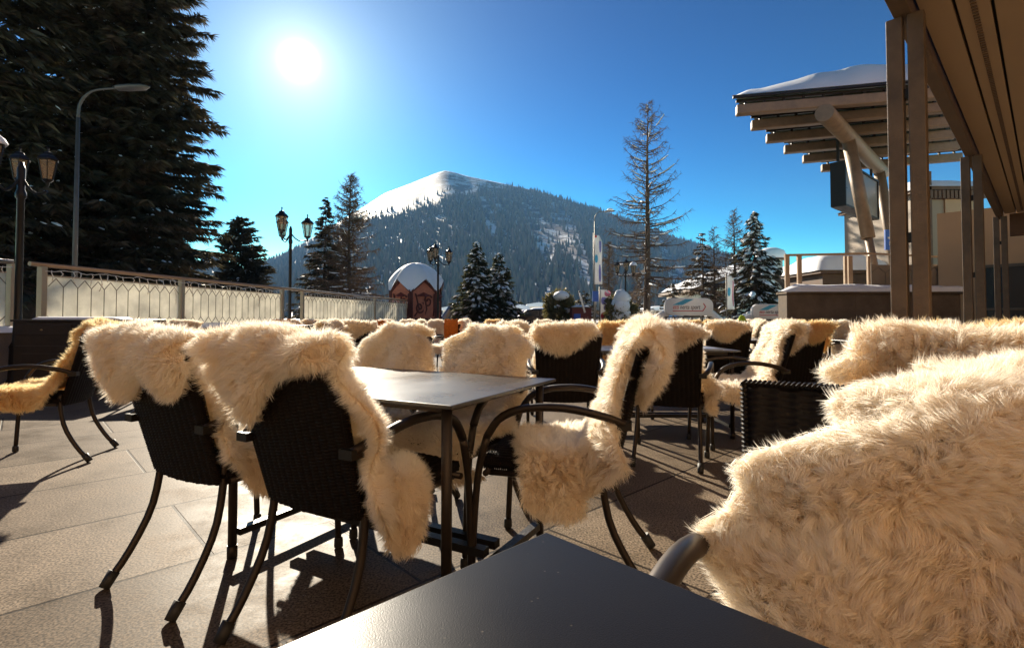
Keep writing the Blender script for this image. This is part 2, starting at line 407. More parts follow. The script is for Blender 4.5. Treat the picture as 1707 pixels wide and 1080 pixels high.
    mid=mid+(croot+(d0*Ls*.5)-mid)*k2*.35; tip=tip+(ctip-tip)*k2*(1-.6*np.maximum(np.abs(eu),np.abs(ev)))[:,None]
    # curl
    cs=np.cross(d0,crnd); cs=unit(cs); tip=tip+cs*Ls*curl*.5; mid=mid-cs*Ls*curl*.2
    side=unit(np.cross(tip-root,rng.randn(n,3)))
    w=(width*(.6+.8*rng.rand(n)))[:,None]
    V=np.empty((n,5,3)); V[:,0]=root-side*w*.5; V[:,1]=root+side*w*.5; V[:,2]=mid+side*w*.45; V[:,3]=mid-side*w*.45; V[:,4]=tip
    base=np.arange(n)[:,None]*5
    q=base+np.array([0,1,2,3]); t=base+np.array([3,2,4])
    Vs=P.reshape(-1,3); o=n*5; I=np.arange(nv*nu).reshape(nv,nu)
    sk=np.stack([I[:-1,:-1],I[:-1,1:],I[1:,1:],I[1:,:-1]],-1).reshape(-1,4)+o
    # underside of the skin a few mm below, so the hide has thickness
    Vu=(P-Nn*.006).reshape(-1,3); sk2=sk[:,::-1]+nv*nu
    me=npmesh(name,np.concatenate([V.reshape(-1,3),Vs,Vu]),[q,t,sk,sk2],mat)
    return me

# ------------------------------------------------------------------ the chair
def weave_panel(w0,w1,h,nx,ny,th,curve):
    "woven slab in its own (x,z) plane: width w0 at the bottom, w1 at the top; returns closed MB"
    mb=MB(); pitch=.011
    rows=[]
    zz=np.linspace(0,h,ny)
    ring=[]
    for z in zz:
        w=w0+(w1-w0)*z/h
        rx=min(1,.5+min(z,h-z)/.03)
        xs=np.linspace(-w/2,w/2,nx)
        cs=curve*(1-(2*xs/w)**2)
        band=np.floor(xs/.03).astype(int)
        wv=.0030*np.sin(2*PI*z/pitch)*np.where((band%2)==0,1,-1)+.0016*np.cos(2*PI*xs/.03)
        e=np.clip(np.minimum(xs+w/2,w/2-xs)/.012,0,1)**.5*min(1,min(z,h-z)/.012+.25)**.5
        f=np.stack([xs,-cs+th/2*e+wv,np.full(nx,z)],1); bk=np.stack([xs[::-1],(-cs-th/2*e+wv)[::-1],np.full(nx,z)],1)
        rows.append(np.concatenate([f,bk]))
    mb.grid(np.array(rows),True,True)
    n=2*nx
    mb.f.append(tuple(range(n))); mb.f.append(tuple(reversed(range((ny-1)*n,ny*n)))); mb.sm+=[False]*2
    # stitched binding round the edge
    def stitch(a,b):
        a=Vector(a); b=Vector(b); L=(b-a).length; k=int(L/.0075)
        d=(b-a).normalized(); perp=Vector((0,1,0))
        for i in range(k):
            p=a+(b-a)*((i+.5)/k); pts=[]
            o=d.cross(perp)
            for s in (-1,0,1): pts.append(p+perp*s*th*.52+d*s*.004+o*(.004 if s==0 else -.004))
            mb.tube(pts,.0034,5)
    stitch((-w0/2,0,.01),(-w1/2,0,h)); stitch((-w1/2,0,h),(w1/2,0,h)); stitch((w1/2,0,h),(w0/2,0,.01))
    return mb
def bez(pts,n=14): return [tuple(p) for p in cr(pts,n)]
def make_chair():
    root=empty('wicker_armchair')
    tilt=math.atan2(-(BY1-BY0),BZ1-BZ0)
    b=weave_panel(.41,.47,.505,90,150,.026,.02)
    M=Matrix.Translation((0,BY0-.012,BZ0-.005))@Matrix.Rotation(tilt,4,'X')
    b.v=[tuple(M@Vector(v)) for v in b.v]; b.build('backrest','wicker',root)
    s=weave_panel(.44,.46,.47,80,120,.034,.012)
    M=Matrix.Translation((0,-.215,.425))@Matrix.Rotation(R(-88),4,'X')
    s.v=[tuple(M@Vector(v)) for v in s.v]; s.build('seat','wicker',root)
    for sx in (-1,1):
        x=.275*sx
        arm=bez([(x*.86,-.29,.615),(x*.97,-.22,.645),(x,-.08,.672),(x,.07,.665),(x,.165,.625),(x,.215,.555)],18)
        a=MB(); a.tube(arm,[.0145]*4+[.0155]*10+[.0145]*4,10,True,1.2); ar=a.build('armrest','bronze',root)
        bk=MB(); bk.box((x*.84,-.285,.612),(.05,.05,.028)); bk.build('bracket','black_iron',ar)
        lg=MB(); lg.tube(bez([(x,.215,.555),(x,.245,.44),(x,.262,.28),(x,.275,.03)],10),[.0145]*3+[.0135]*7,10)
        lo=lg.build('leg','bronze',root); f=MB(); f.lathe((x,.276,0),[(.017,0),(.0195,.004),(.0185,.035),(.016,.045)],10); f.build('foot_cap','rubber',lo)
        r=MB(); xx=.205*sx
        r.tube(bez([(xx,-.20,.47),(xx,-.205,.38),(xx*1.02,-.235,.24),(xx*1.04,-.31,.10),(xx*1.05,-.375,.02)],12),[.0138]*12,10)
        lo=r.build('leg','bronze',root); f=MB(); f.tube([(xx*1.05,-.352,.052),(xx*1.05,-.385,.004)],[.021,.019],10); f.build('foot_cap','rubber',lo)
    fr=MB(); fr.tube([(-.262,.225,.415),(.262,.225,.415)],.012,8); fr.tube([(-.205,-.19,.40),(.205,-.19,.40)],.012,8)
    for sx in (-1,1): fr.tube([(.222*sx,-.19,.405),(.225*sx,.22,.41)],.012,8)
    fr.build('seat_frame','bronze',root)
    return root
chair0=make_chair(); used=[False]
def chair(x,y,deg,label,group=None):
    o=chair0 if not used[0] else copy_tree(chair0)
    used[0]=True
    o.location=(x,y,.004); o.rotation_euler=(0,0,R(deg))
    tag(o,label,'chair',group or 'wicker armchairs on the terrace'); return o
S_=[(.27,.36),(.25,.46)]
def skin(kind):
    top=.915
    if kind=='c1': return ([(.20,.475,-.2,.25),(.0,.475,-.2,.40),(-.14,.49,-.2,.38),(-.20,.58,-.18,.28),(-.26,.72,-.18,.29),(-.31,.84,-.22,.28),(-.335,top,-.26,.25)],
        [(-.29,.12),(-.22,.21),(-.12,.21),(-.04,.15),(.015,.09),(.05,.03),(.085,.11),(.14,.19),(.20,.17),(.26,.08)])
    if kind=='c2': return ([(.14,.475,-.2,.22),(.05,.475,-.2,.25),(-.03,.475,-.2,.36),(-.09,.478,-.2,.47),(-.15,.49,-.19,.46),(-.185,.53,-.19,.33),(-.22,.62,-.18,.29),(-.28,.76,-.2,.30),(-.32,.86,-.24,.28),(-.335,top,-.26,.24)],
        [(-.29,.10),(-.22,.16),(-.16,.22),(-.10,.22),(-.04,.14),(.04,.07),(.12,.045),(.24,.02)])
    if kind=='e': return ([(.16,.478,-.20,.20),(.06,.478,-.42,.26),(-.06,.478,-.47,.28),(-.14,.49,-.45,.27),(-.185,.54,-.34,.22),(-.22,.62,-.27,.20),(-.28,.78,-.23,.2),(-.32,.88,-.23,.2),(-.345,.935,-.24,.22)],
        [(-.27,.10),(-.20,.20),(-.10,.26),(0,.28),(.1,.24),(.2,.12),(.24,.05)])
    if kind=='f': return ([(.27,.30,-.22,.2),(.255,.42,-.26,.25),(.2,.475,-.29,.28),(0,.475,-.28,.29),(-.14,.49,-.27,.28),(-.20,.58,-.27,.28),(-.26,.72,-.28,.27),(-.31,.85,-.24,.21),(-.335,.915,-.17,.13)],
        [(-.18,.03),(-.1,.12),(0,.15),(.1,.1),(.15,.03)])
    if kind=='m': return ([(.12,.49,-.40,.27),(-.04,.50,-.40,.265),(-.13,.54,-.40,.255),(-.165,.62,-.40,.24),(-.18,.70,-.40,.225),(-.195,.77,-.38,.21),(-.225,.825,-.37,.125),(-.275,.868,-.36,.05),(-.335,.897,-.35,-.01)],
        [(-.34,.1),(-.25,.22),(-.1,.2),(-.02,.06)])
    if kind=='n': return ([(.2,.475,-.26,.26),(0,.475,-.28,.28),(-.14,.49,-.26,.27),(-.20,.58,-.25,.26),(-.26,.72,-.26,.27),(-.31,.84,-.27,.27),(-.335,.925,-.27,.27)],
        [(-.31,.20),(-.24,.33),(-.12,.38),(.05,.40),(.15,.34),(.25,.30),(.31,.16)])
    if kind=='g': return ([(.25,.40,-.2,.22),(.2,.475,-.25,.25),(0,.475,-.27,.27),(-.14,.49,-.25,.25),(-.22,.64,-.23,.20),(-.3,.82,-.22,.18),(-.335,top,-.22,.16)],
        [(-.25,.04),(-.18,.11),(-.08,.16),(.0,.165),(.07,.11),(.11,.04),(.17,.015)])
    if kind=='h': return ([(.2,.475,-.25,.25),(0,.475,-.27,.42),(-.14,.49,-.25,.34),(-.22,.64,-.23,.24),(-.3,.82,-.23,.23),(-.335,top,-.25,.23)],
        [(-.29,.24),(-.2,.30),(-.1,.24),(0,.17),(.1,.10),(.2,.05),(.24,.02)])
    if kind=='i': return ([(.2,.475,-.25,.25),(0,.475,-.27,.3),(-.14,.49,-.25,.26),(-.22,.64,-.23,.25),(-.3,.82,-.25,.26),(-.335,top,-.24,.25)],
        [(-.27,.05),(-.2,.13),(-.1,.10),(0,.12),(.1,.15),(.2,.09),(.26,.03)])
    if kind=='o': return ([(.24,.44,-.27,.25),(.16,.48,-.33,.26),(0,.48,-.36,.28),(-.14,.49,-.33,.27),(-.20,.58,-.24,.22),(-.26,.72,-.2,.2),(-.31,.85,-.2,.2),(-.335,.92,-.22,.22)],
        [(-.25,.10),(-.15,.17),(0,.16),(.12,.12),(.24,.06)])
FUR={}
def fleece_for(kind,n,length,width,seed,mat='fleece',**kw):
    key=(kind,n,seed,mat)
    if key not in FUR:
        fr,fl=skin(kind); P=fleece_grid(fr,fl,seed=seed)
        FUR[key]=fur_mesh('sheepskin',P,n,length,width,seed,mat,**kw)
    return FUR[key]
def fleece(ch,me,label,group=None,z=0,mirror=False):
    o=mobj('sheepskin',me); o.location=ch.location; o.rotation_euler=ch.rotation_euler
    if mirror: pass
    tag(o,label,'sheepskin',group or 'sheepskins on the terrace chairs'); return o

CH_=[]
# near chairs ---------------------------------------------------------------
c=chair(-1.129,2.152,-28.4,'dark wicker armchair with its back turned, left of the two at the grey table')
fleece(c,fleece_for('c1',170000,.034,.0017,11),'cream sheepskin with a two lobed flap over the left chair at the grey table')
c=chair(-.524,1.832,-28.4,'dark wicker armchair with its back turned, right of the two at the grey table')
fleece(c,fleece_for('c2',190000,.035,.0016,12,curl=.35),'cream sheepskin with pointed flap and a long tail hanging beside the seat toward the paving')
c=chair(.182,2.14,76,'wicker armchair in profile at the short end of the grey table, both curved arms showing')
fleece(c,fleece_for('e',160000,.04,.0018,13,curl=.45,comb=.3),'shaggy sheepskin looped over the chair in profile and hanging off its seat')
c=chair(-.298,2.446,151.6,'armchair facing the camera behind the grey table, right one of the two')
fleece(c,fleece_for('f',120000,.026,.0023,14,clump=.25),'smooth rounded cream sheepskin covering the right chair behind the grey table')
c=chair(-.83,2.73,151.6,'armchair facing the camera behind the grey table, left one of the two')
fleece(c,fleece_for('f',120000,.026,.0023,15,clump=.25),'smooth rounded cream sheepskin covering the left chair behind the grey table')
c=chair(.418,.492,147,'dark wicker armchair beside the black table in the right foreground, bare upper corner showing')
fleece(c,fleece_for('m',800000,.026,.0010,16,cell=.0085,clump=.30,curl=.6,comb=.10,grav=.22),'huge thick cream sheepskin filling the right foreground beside the black table')
c=chair(1.46,1.56,-46.2,'armchair behind the huge foreground sheepskin, its back buried in fleece')
fleece(c,fleece_for('n',190000,.036,.0016,17,cell=.013,curl=.5,comb=.2),'tan shaded sheepskin just behind the huge foreground fleece')
c=chair(2.50,2.66,-46.2,'armchair at the foot of the front canopy post, its back buried in fleece')
fleece(c,fleece_for('n',80000,.04,.0026,18,'fleece_yellow',curl=.4,comb=.25),'yellowish sheepskin at the right edge near the foot of the front canopy post')
c=chair(-3.36,3.68,107.5,'armchair at the left edge in side view, its seat turned to the left')
fleece(c,fleece_for('o',80000,.04,.003,19,'fleece_yellow'),'golden sunlit sheepskin on the side view chair at the left edge')  # sunlight glowing through the wool is put into its yellow colour
c=chair(.40,3.94,-1,'brown backed armchair seen squarely from behind, right of the grey table')
fleece(c,fleece_for('g',60000,.036,.003,20),'cream sheepskin with a rounded bib flap over the squarely seen chair back')
c=chair(1.157,3.758,-22.4,'armchair seen from behind with thin straight legs, right of the looped sheepskin')
fleece(c,fleece_for('h',60000,.038,.003,21),'cream sheepskin slanting down over the upper left of the thin legged chair back')
c=chair(1.70,3.95,84,'armchair in side view turned left behind the bare wicker corner, long arm rail showing')
fleece(c,fleece_for('o',50000,.038,.0035,22),'sheepskin spilling off the seat of the side view chair with the long arm rail')
c=chair(2.70,5.1,-6,'black backed armchair beneath a scalloped yellow fleece flap, left of the front post')
fleece(c,fleece_for('i',40000,.038,.004,23,'fleece_yellow'),'yellowish sheepskin with a scalloped lower edge on the black chair back')
c=chair(2.31,5.75,-4,'black backed armchair beyond the small bluish table corner')
fleece(c,fleece_for('g',30000,.036,.0045,24),'sheepskin bib on the chair back beyond the small bluish table corner')
# farther chairs: shared skins -----------------------------------------------
far=[fleece_for(k,20000,.036,.006,30+i,m) for i,(k,m) in enumerate((('g','fleece'),('f','fleece'),('o','fleece'),('i','fleece'),('h','fleece'),('f','fleece_yellow')))]
GF=0;FF=1;OF=2;IF=3;HF=4;YF=5
rows=[ # px, depth, facing deg, skin, place words
 (262,9.2,15,HF,'leftmost far chair before the frosted fence, beside the dark sideboard'),
 (306,8.4,70,IF,'far chair before the second frosted panel, turned left'),
 (548,5.9,78,OF,'far chair in side view just right of the low dark counter'),
 (592,6.4,20,HF,'dark backed far chair left of the orange blanket'),
 (484,10.6,175,FF,'far chair whose fleece rises behind the low dark counter'),
 (516,11.0,185,GF,'small far chair at the right end of the low dark counter'),
 (678,10.4,180,FF,'far chair next right of the big orange blanket'),
 (724,10.2,160,FF,'far chair in front of the lamp post by the carved kiosk'),
 (772,9.0,75,OF,'far side view chair in front of the snowy spruce pair'),
 (700,8.0,100,IF,'dark far chair directly beyond the left rounded fleece'),
 (852,5.3,178,FF,'chair just behind the right rounded fleece, facing the camera'),
 (1020,5.7,180,YF,'chair across the table from the bib flap chair'),
 (1092,6.2,182,FF,'chair across the table from the thin legged chair'),
 (1150,8.4,180,YF,'far chair below the larger oval sport sign'),
 (1262,7.4,80,OF,'far side view chair below the smaller oval sport sign'),
 (1240,9.2,176,FF,'far chair nearest the lime jacket'),
 (1326,8.8,184,YF,'far chair close to the left end of the terrace wall'),
 (1400,7.0,192,FF,'far chair facing the camera before the stone terrace wall'),
 (1186,10.5,178,YF,'far chair below the slim white banner'),
 (960,10.2,180,FF,'far chair before the brown booth'),
 (1058,9.6,178,YF,'far chair before the third lamp post'),
 (905,9.0,182,FF,'far chair before the snow capped round bush'),
 (1490,5.9,215,FF,'chair just left of the front canopy post at its foot'),
 (1568,5.7,-20,GF,'chair just right of the front canopy post at its foot'),
 (820,11.5,180,YF,'farthest chair before the snowy spruce pair'),
 (640,11.8,178,FF,'farthest chair before the frosted fence end panel'),
]
FARPOS=[]
for px,d,a,k,w in rows:
    bx,by=xat(px,d),d
    f=(-math.sin(R(a)),math.cos(R(a))); x=bx+.335*f[0]; y=by+.335*f[1]
    c=chair(x,y,a,w[0].upper()+w[1:] if False else w)
    fleece(c,far[k],'sheepskin on the '+w)
    FARPOS.append((x,y))
# ------------------------------------------------------------------ tables
def make_table(L=1.2,W=.8):
    root=empty('terrace_table')
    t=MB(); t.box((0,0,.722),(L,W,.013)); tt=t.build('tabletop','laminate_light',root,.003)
    r=MB()
    for sy in (-1,1): r.box((0,sy*(W/2-.09),.700),(L-.16,.03,.026))
    for sx in (-1,1): r.box((sx*(L/2-.095),0,.6995),(.03,W-.215,.024))
    r.build('under_frame','bronze',root)
    for sx in (-1,1):
        for sy in (-1,1):
            x,y=sx*(L/2-.055),sy*(W/2-.055)
            l=MB(); l.tube([(x,y,.712),(x,y,.05)],[.0175,.0175],12); l.tube([(x,y,.05),(x,y,0)],[.021,.021],10)
            l.build('leg','bronze',root)
    f=MB()
    for sx in (-1,1):
        f.bar((sx*(L/2-.06),-W/2+.075,.10),(sx*(L/2-.06),W/2-.075,.10),.035,.028)
    f.bar((-L/2+.08,.02,.135),(L/2-.08,.02,.135),.04,.03)
    f.bar((-L/2+.08,-.06,.135),(L/2-.08,-.06,.135),.04,.03)
    f.build('stretcher','black_iron',root)
    return root
tab0=make_table()
def settable(o,c,deg,label):
    o.location=(c[0],c[1],.004); o.rotation_euler=(0,0,R(deg)); tag(o,label,'table','terrace tables'); return o
# grey table: near corner (-.188,1.56), sides along (-.88,.475) and (.475,.88)
def tcen(corner,ang,L,W):
    a=R(ang); ex=Vector((math.cos(a),math.sin(a))); ey=Vector((-math.sin(a),math.cos(a)))
    return Vector(corner)-ex*L/2+ey*W/2
cc=tcen((-.186,1.575),-28.4,1.2,.8)
settable(tab0,cc,-28.4,'grey shiny topped table in the middle with chairs on three sides')
t0=copy_tree(tab0)
for ch in t0.children:
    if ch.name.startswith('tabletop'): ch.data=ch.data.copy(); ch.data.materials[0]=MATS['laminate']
# foreground table: far corner (.042,.655); sides run (-.72,-.69) and (.69,-.72)
a=R(43.8); ex=Vector((math.cos(a),math.sin(a))); ey=Vector((-math.sin(a),math.cos(a)))
cc=Vector((.043,.652))-ex*.6-ey*.4
settable(t0,cc,43.8,'black speckled table top cut off by the bottom edge of the picture')
for x,y,dg,lb in [(1.28,4.62,0,'table between the bib flap chair and the chairs facing it, mostly hidden'),
                (-4.15,6.9,8,'bright sunlit table top with a small red holder, before the frosted fence'),
                (-2.3,7.6,8,'far table beyond the left rounded sheepskin'),
                (2.75,6.55,0,'far table beyond the black backed chairs in the centre right'),
                (1.3,7.4,0,'far table beyond the chairs facing the camera in the centre'),
                (4.55,6.15,0,'far table before the chair at the terrace wall'),
                (-.1,8.2,5,'far table beyond the right rounded sheepskin')]:
    settable(copy_tree(tab0),(x,y),dg,lb)
# bluish slab added on the table to stand in for its corner
root=empty('table_corner_slab',(1.62,4.35,.7335)); m=MB(); m.box((0,0,.006),(.21,.30,.012)); m.build('blue_slab','blue_table',root,.002); m=MB(); m.box((.0,0,.0145),(.19,.28,.003)); m.build('blue_top','blue_table',root)
tag(root,'flat bluish slab standing in for the table corner behind the thin legged chair','table corner')
root=empty('menu_holder',(-4.0,6.75,.7335),R(20)); m=MB(); m.box((0,0,.008),(.19,.13,.016)); m.build('base','dark_red',root,.003); m=MB(); m.box((0,0,.030),(.17,.08,.028),None,.8); m.build('card_stack','print_red',root)
tag(root,'small red holder lying on the sunlit table before the fence','holder')

# ------------------------------------------------------------------ setting
g=MB()
n=60
xs=np.concatenate([-np.geomspace(3000,2,30),np.geomspace(2,3000,30)]); ys=np.concatenate([-np.geomspace(300,2,10),np.geomspace(2,1500,50)])
P=np.zeros((len(ys),len(xs),3))
for i,y in enumerate(ys):
    for j,x in enumerate(xs):
        z=-.03
        if y>34 or x<-14 or x>22: z+=.30*noise.noise((x*.07,y*.07,3))+.12*noise.noise((x*.3,y*.3,9))-.1
        P[i,j]=(x,y,z)
g.grid(P); tag(g.build('snow_ground','snow'),kind='structure')
t=MB(); t.add([(-9.5,-6,0),(14,-6,0),(14,13,0),(16,31,0),(-4.2,31,0),(-8.4,2,0)],[(0,1,2,3,4,5)])
tag(t.build('terrace_paving','paving'),kind='structure')

# --- frosted fence on the left
FA=Vector((-8.9,1.2,0)); FD=Vector((.1432,.9897,0)); FN=Vector((.9897,-.1432,0))
def fp(s,off=0,z=0): v=FA+FD*s+FN*off; return Vector((v.x,v.y,z))
def sY(Y): return (Y-FA.y)/FD.y
fence=empty('glass_fence',FA)
def loc(v): return Vector(v)-FA
tag(fence,'long fence of frosted lattice glass panels along the left side of the terrace','fence')
posts=[sY(y) for y in (1.7,4.9,8.1,8.55,11.5,15.3,16.4,22.0,29.6)]
for s in posts:
    p=MB(); p.box(loc(fp(s,0,.93)),(.10,.09,1.86),Matrix.Rotation(-.144,3,'Z')); p.box(loc(fp(s,0,.03)),(.18,.16,.05),Matrix.Rotation(-.144,3,'Z'))
    p.build('post','brown_wood' if s<0 else 'rail_metal',fence)
pairs=[(0,1),(1,2),(3,4),(4,5),(6,7),(7,8)]
for a,b in pairs:
    s0,s1=posts[a]+.09,posts[b]-.09
    fr=MB(); z0,z1=.86,1.70
    for z in (z0-.012,z1+.012): fr.bar(loc(fp(s0,0,z)),loc(fp(s1,0,z)),.035,.022)
    gp=MB(); gp.bar(loc(fp(s0,0,(z0+z1)/2)),loc(fp(s1,0,(z0+z1)/2)),.012,z1-z0); o=gp.build('glass_panel','frosted_glass',fence)
    fr.build('frame','rail_metal',o)
    lt=MB(); n=max(6,int((s1-s0)/.24)); st=(s1-s0)/n
    for k in range(n+1):
        s=s0+k*st
        if 0<k<n: lt.bar(loc(fp(s,.012,z0+.17)),loc(fp(s,.012,z1-.17)),.009,.009)
        for sg in (-1,1):
            s2=s+sg*st/2
            if s0<=s2<=s1:
                lt.bar(loc(fp(s,.013,z1-.17)),loc(fp(s2,.013,z1-.03)),.009,.009)
                lt.bar(loc(fp(s,.013,z0+.17)),loc(fp(s2,.013,z0+.03)),.009,.009)
    lt.build('lattice','lead_line',o)
hr=MB(); hr.tube([loc(fp(posts[0]-.5,0,1.885)),loc(fp(posts[2],0,1.885))],.038,10); hr.tube([loc(fp(posts[3]-.2,0,1.885)),loc(fp(posts[-1]+.3,0,1.885))],.038,10); hr.build('handrail','rail_metal',fence)
# icicle lights
rnd=random.Random(3)
def lights(sa,sb,label):
    m=MB(); bl=MB(); s=sa; pts=[]
    while s<sb:
        z=1.80+.018*math.sin(s*9)+rnd.uniform(-.012,.012); pts.append(fp(s,.055,z)); s+=.08
    m.tube(pts,.0065,4)
    s=sa+.1
    while s<sb-.1:
        L=rnd.choice((.10,.16,.22,.30,.12,.5 if rnd.random()<.35 else .18)); p=fp(s,.06,1.80); q=[p]; k=max(2,int(L/.05))
        for i in range(1,k+1):
            q.append(fp(s+rnd.uniform(-.03,.03),.06+rnd.uniform(0,.03),1.80-L*i/k))
            if rnd.random()<.7: bl.lathe(q[-1]+Vector((0,0,-.012)),[(.002,0),(.010,.008),(.009,.02),(.003,.026)],5)
        m.tube(q,.0075,4)
        s+=rnd.uniform(.12,.24)
    o=m.build('icicle_lights','cable_white'); bl.build('bulbs','bulb',o); tag(o,label,'string lights','icicle light strings on the fence')
lights(posts[3],posts[4],'white icicle light string on the big frosted panel nearest the sideboard')
lights(posts[4],posts[5],'white icicle light string on the frosted panel below the dark left spruces edge')
lights(posts[6],posts[7],'white icicle light string on the panel just right of the middle lamp post')
lights(posts[7],posts[8],'white icicle light string on the last panel before the carved kiosk')
lights(posts[1],posts[2],'white icicle light string on the fence end cut by the left edge')
# low wall and snow under the fence
w=MB(); w.bar(fp(-2,.0,.38),fp(posts[-1]+.4,.0,.38),.34,.80); wl=w.build('low_wall','concrete')
tag(wl,'low concrete wall carrying the frosted fence, snow along its top','wall')
def snowstrip(fn,s0,s1,wd,h,n,seed,name='snow_cap',parent=None,mat='snow'):
    m=MB(); rows=[]
    for i in range(n+1):
        s=s0+(s1-s0)*i/n; row=[]
        e=min(1,min(i,n-i)/2+.15)
        for k in range(11):
            a=PI*k/10; nz=1+.35*noise.noise((s*.9,k*.5,seed))
            row.append(fn(s,-math.cos(a)*wd/2*(.85+.15*nz)*e**.3,h*math.sin(a)**.7*nz*e))
        rows.append(row)
    m.grid(np.array([[tuple(p) for p in r] for r in rows])); return m.build(name,mat,parent)
snowstrip(lambda s,o,z:fp(s,o+.04,.775+z),-2,posts[-1]+.3,.36,.10,90,4,'snow_cap',wl)
b=MB()

# --- furniture at the left
def cabinet(px0,px1,Y,top,label,name='sideboard',drawers=True,snow=True,depth=.55):
    x0,x1=xat(px0,Y),xat(px1,Y); W=x1-x0; root=empty(name,((x0+x1)/2,Y+depth/2,.004))
    m=MB(); m.box((0,0,top/2),(W,depth,top-.06)); m.build('body','cabinet_wood',root,.006)
    m=MB(); m.box((0,0,top-.014),(W+.06,depth+.06,.028)); tp=m.build('top','cabinet_wood',root,.006)
    if drawers:
        for i in (-1,1):
            m=MB(); m.box((i*W/4,-depth/2-.008,top-.14),(W/2-.07,.02,.15)); d=m.build('drawer','cabinet_wood',root,.006)
            k=MB(); k.lathe((i*W/4,-depth/2-.045,top-.15),[(.006,0),(.014,.006),(.014,.016),(.006,.022)],8); k.build('knob','brass',d)
            m=MB(); m.box((i*W/4,-depth/2-.008,top/2-.13),(W/2-.07,.02,top-.45)); d=m.build('door','cabinet_wood',root,.006)
            m=MB(); m.box((i*W/4,-depth/2-.022,top/2-.13),(W/2-.26,.012,top-.66)); m.build('panel','cabinet_wood',d,.005)
    else:
        for i in (-1,1):
            m=MB(); m.box((i*W/4,-depth/2-.008,top/2-.02),(W/2-.07,.02,top-.2)); m.build('door','cabinet_wood',root,.006)
    if snow: snowstrip(lambda s,o,z:Vector((s,o+.06,top+z-.004)),-W/2+.02,W/2-.35,.36,.045,24,8,'snow_cap',root)
    tag(root,label,'cabinet'); return root
cabinet(24,226,7.0,.975,'dark wooden sideboard with drawers and a strip of snow on top, left before the fence')
cabinet(430,520,9.6,.86,'low dark service counter standing between far tables','service_counter',False,False)
# orange blankets
def blanket(px,py,Y,w,h,label):
    p=atY(px,py,Y); m=MB(); rows=[]
    for i in range(9):
        a=i/8; row=[]
        for k in range(11):
            b_=k/10-.5; row.append((b_*w*(1+.05*math.sin(i*2.1+k)),.05*math.cos(a*PI)+.012*math.sin(k*1.7+i)+(-.02 if i<4 else .02),h*math.sin(a*PI)**.35*(1+.04*math.sin(k*2.3))-(0 if 0<i<8 else .12)))
        rows.append(row)
    m.grid(np.array(rows)); o=m.build('blanket','orange_wool'); o.location=(p.x,p.y,p.z-h); tag(o,label,'blanket','orange blankets on chairs')
    s=o.modifiers.new('thick','SOLIDIFY'); s.thickness=.02
blanket(634,535,9.3,.42,.34,'bright orange blanket over the chair left of the right end fence panel')
blanket(468,533,10.2,.36,.22,'dull orange blanket behind the low dark counter')
blanket(752,533,8.6,.22,.26,'small orange blanket by the side view chair before the spruce pair')
blanket(1108,537,7.6,.34,.2,'orange blanket peeking over the fleeces before the tall bare larch')
# lime jacket hung on a chair
p=atY(1237,526,8.9); m=MB(); m.lathe((0,0,0),[(.16,0),(.20,.10),(.19,.22),(.13,.30),(.07,.34),(.05,.40),(.02,.43)],14)
for v in range(len(m.v)):
    x,y,z=m.v[v]; m.v[v]=(x*(1+.12*noise.noise((x*9,y*9,z*9))),y*.6,z)
o=m.build('jacket','lime_cloth'); o.location=(p.x,p.y,p.z-.42); tag(o,'bright lime yellow jacket hung up behind the fleeces, below the snowy right spruce','jacket')

# --- lamp posts
def make_lantern(root,c,s=1.0,snow=False):
    c=Vector(c); L=MB(); n=6
    L.lathe(c,[(.012*s,-.30*s),(.022*s,-.27*s),(.035*s,-.22*s),(.075*s,-.19*s),(.085*s,-.175*s),(.085*s,-.165*s)],n,False)
    L.lathe(c,[(.15*s,.155*s),(.158*s,.175*s),(.12*s,.225*s),(.075*s,.26*s),(.06*s,.30*s),(.015*s,.32*s),(.012*s,.36*s),(.022*s,.375*s),(.006*s,.41*s)],n,False)
    for j in range(n):
        a=2*PI*j/n; d=Vector((math.cos(a),math.sin(a),0))
        L.bar(c+d*.078*s+Vector((0,0,-.17*s)),c+d*.135*s+Vector((0,0,.16*s)),.014*s)
    o=L.build('lantern','black_iron',root)
    gl=MB(); gl.lathe(c,[(.070*s,-.163*s),(.125*s,.154*s)],n,False); gl.build('lantern_glass','lamp_glass',o)
    if snow:
        sn=MB(); sn.lathe(c,[(.165*s,.18*s),(.175*s,.21*s),(.13*s,.29*s),(.06*s,.35*s),(.01*s,.37*s)],12); sn.build('snow_cap','snow_clump',o)
def lamp_post(x,y,h,label,rz=.25,snow=(),s=1.22):
    root=empty('lamp_post',(x,y,0),rz); m=MB(); hp=h-.50*s
    m.lathe((0,0,0),[(.13,0),(.13,.08),(.10,.12),(.085,.55),(.095,.58),(.06,.66),(.045,1.1),(.045,hp-.45),(.065,hp-.42),(.065,hp-.36),(.045,hp-.30),(.05,hp),(.02,hp+.10)],12); m.build('pole','black_iron',root)
    for k,(a,dz) in enumerate(((0,0),(2.25,.06),(-1.95,.10))):
        d=Vector((math.cos(a),math.sin(a),0)); r=.40*s
        ar=MB(); ar.tube(bez([Vector((0,0,hp-.1)),d*r*.25+Vector((0,0,hp-.26)),d*r*.6+Vector((0,0,hp-.36)),d*r+Vector((0,0,hp-.32+dz))],10),.020,8); ar.build('arm','black_iron',root)
        make_lantern(root,d*r+Vector((0,0,hp+dz)),s,k in snow)
    tag(root,label,'lamp','three lantern posts along the terrace'); return root
lamp_post(xat(483,15.9),15.9,4.36,'black three lantern lamp post between the frosted panels, left of the bare larch')
lamp_post(xat(730,23),23,4.36,'black three lantern lamp post just right of the carved kiosk')
lamp_post(xat(1043,28.5),28.5,4.3,'black three lantern lamp post beside the tall bare larch, snow on one lantern',snow=(0,))
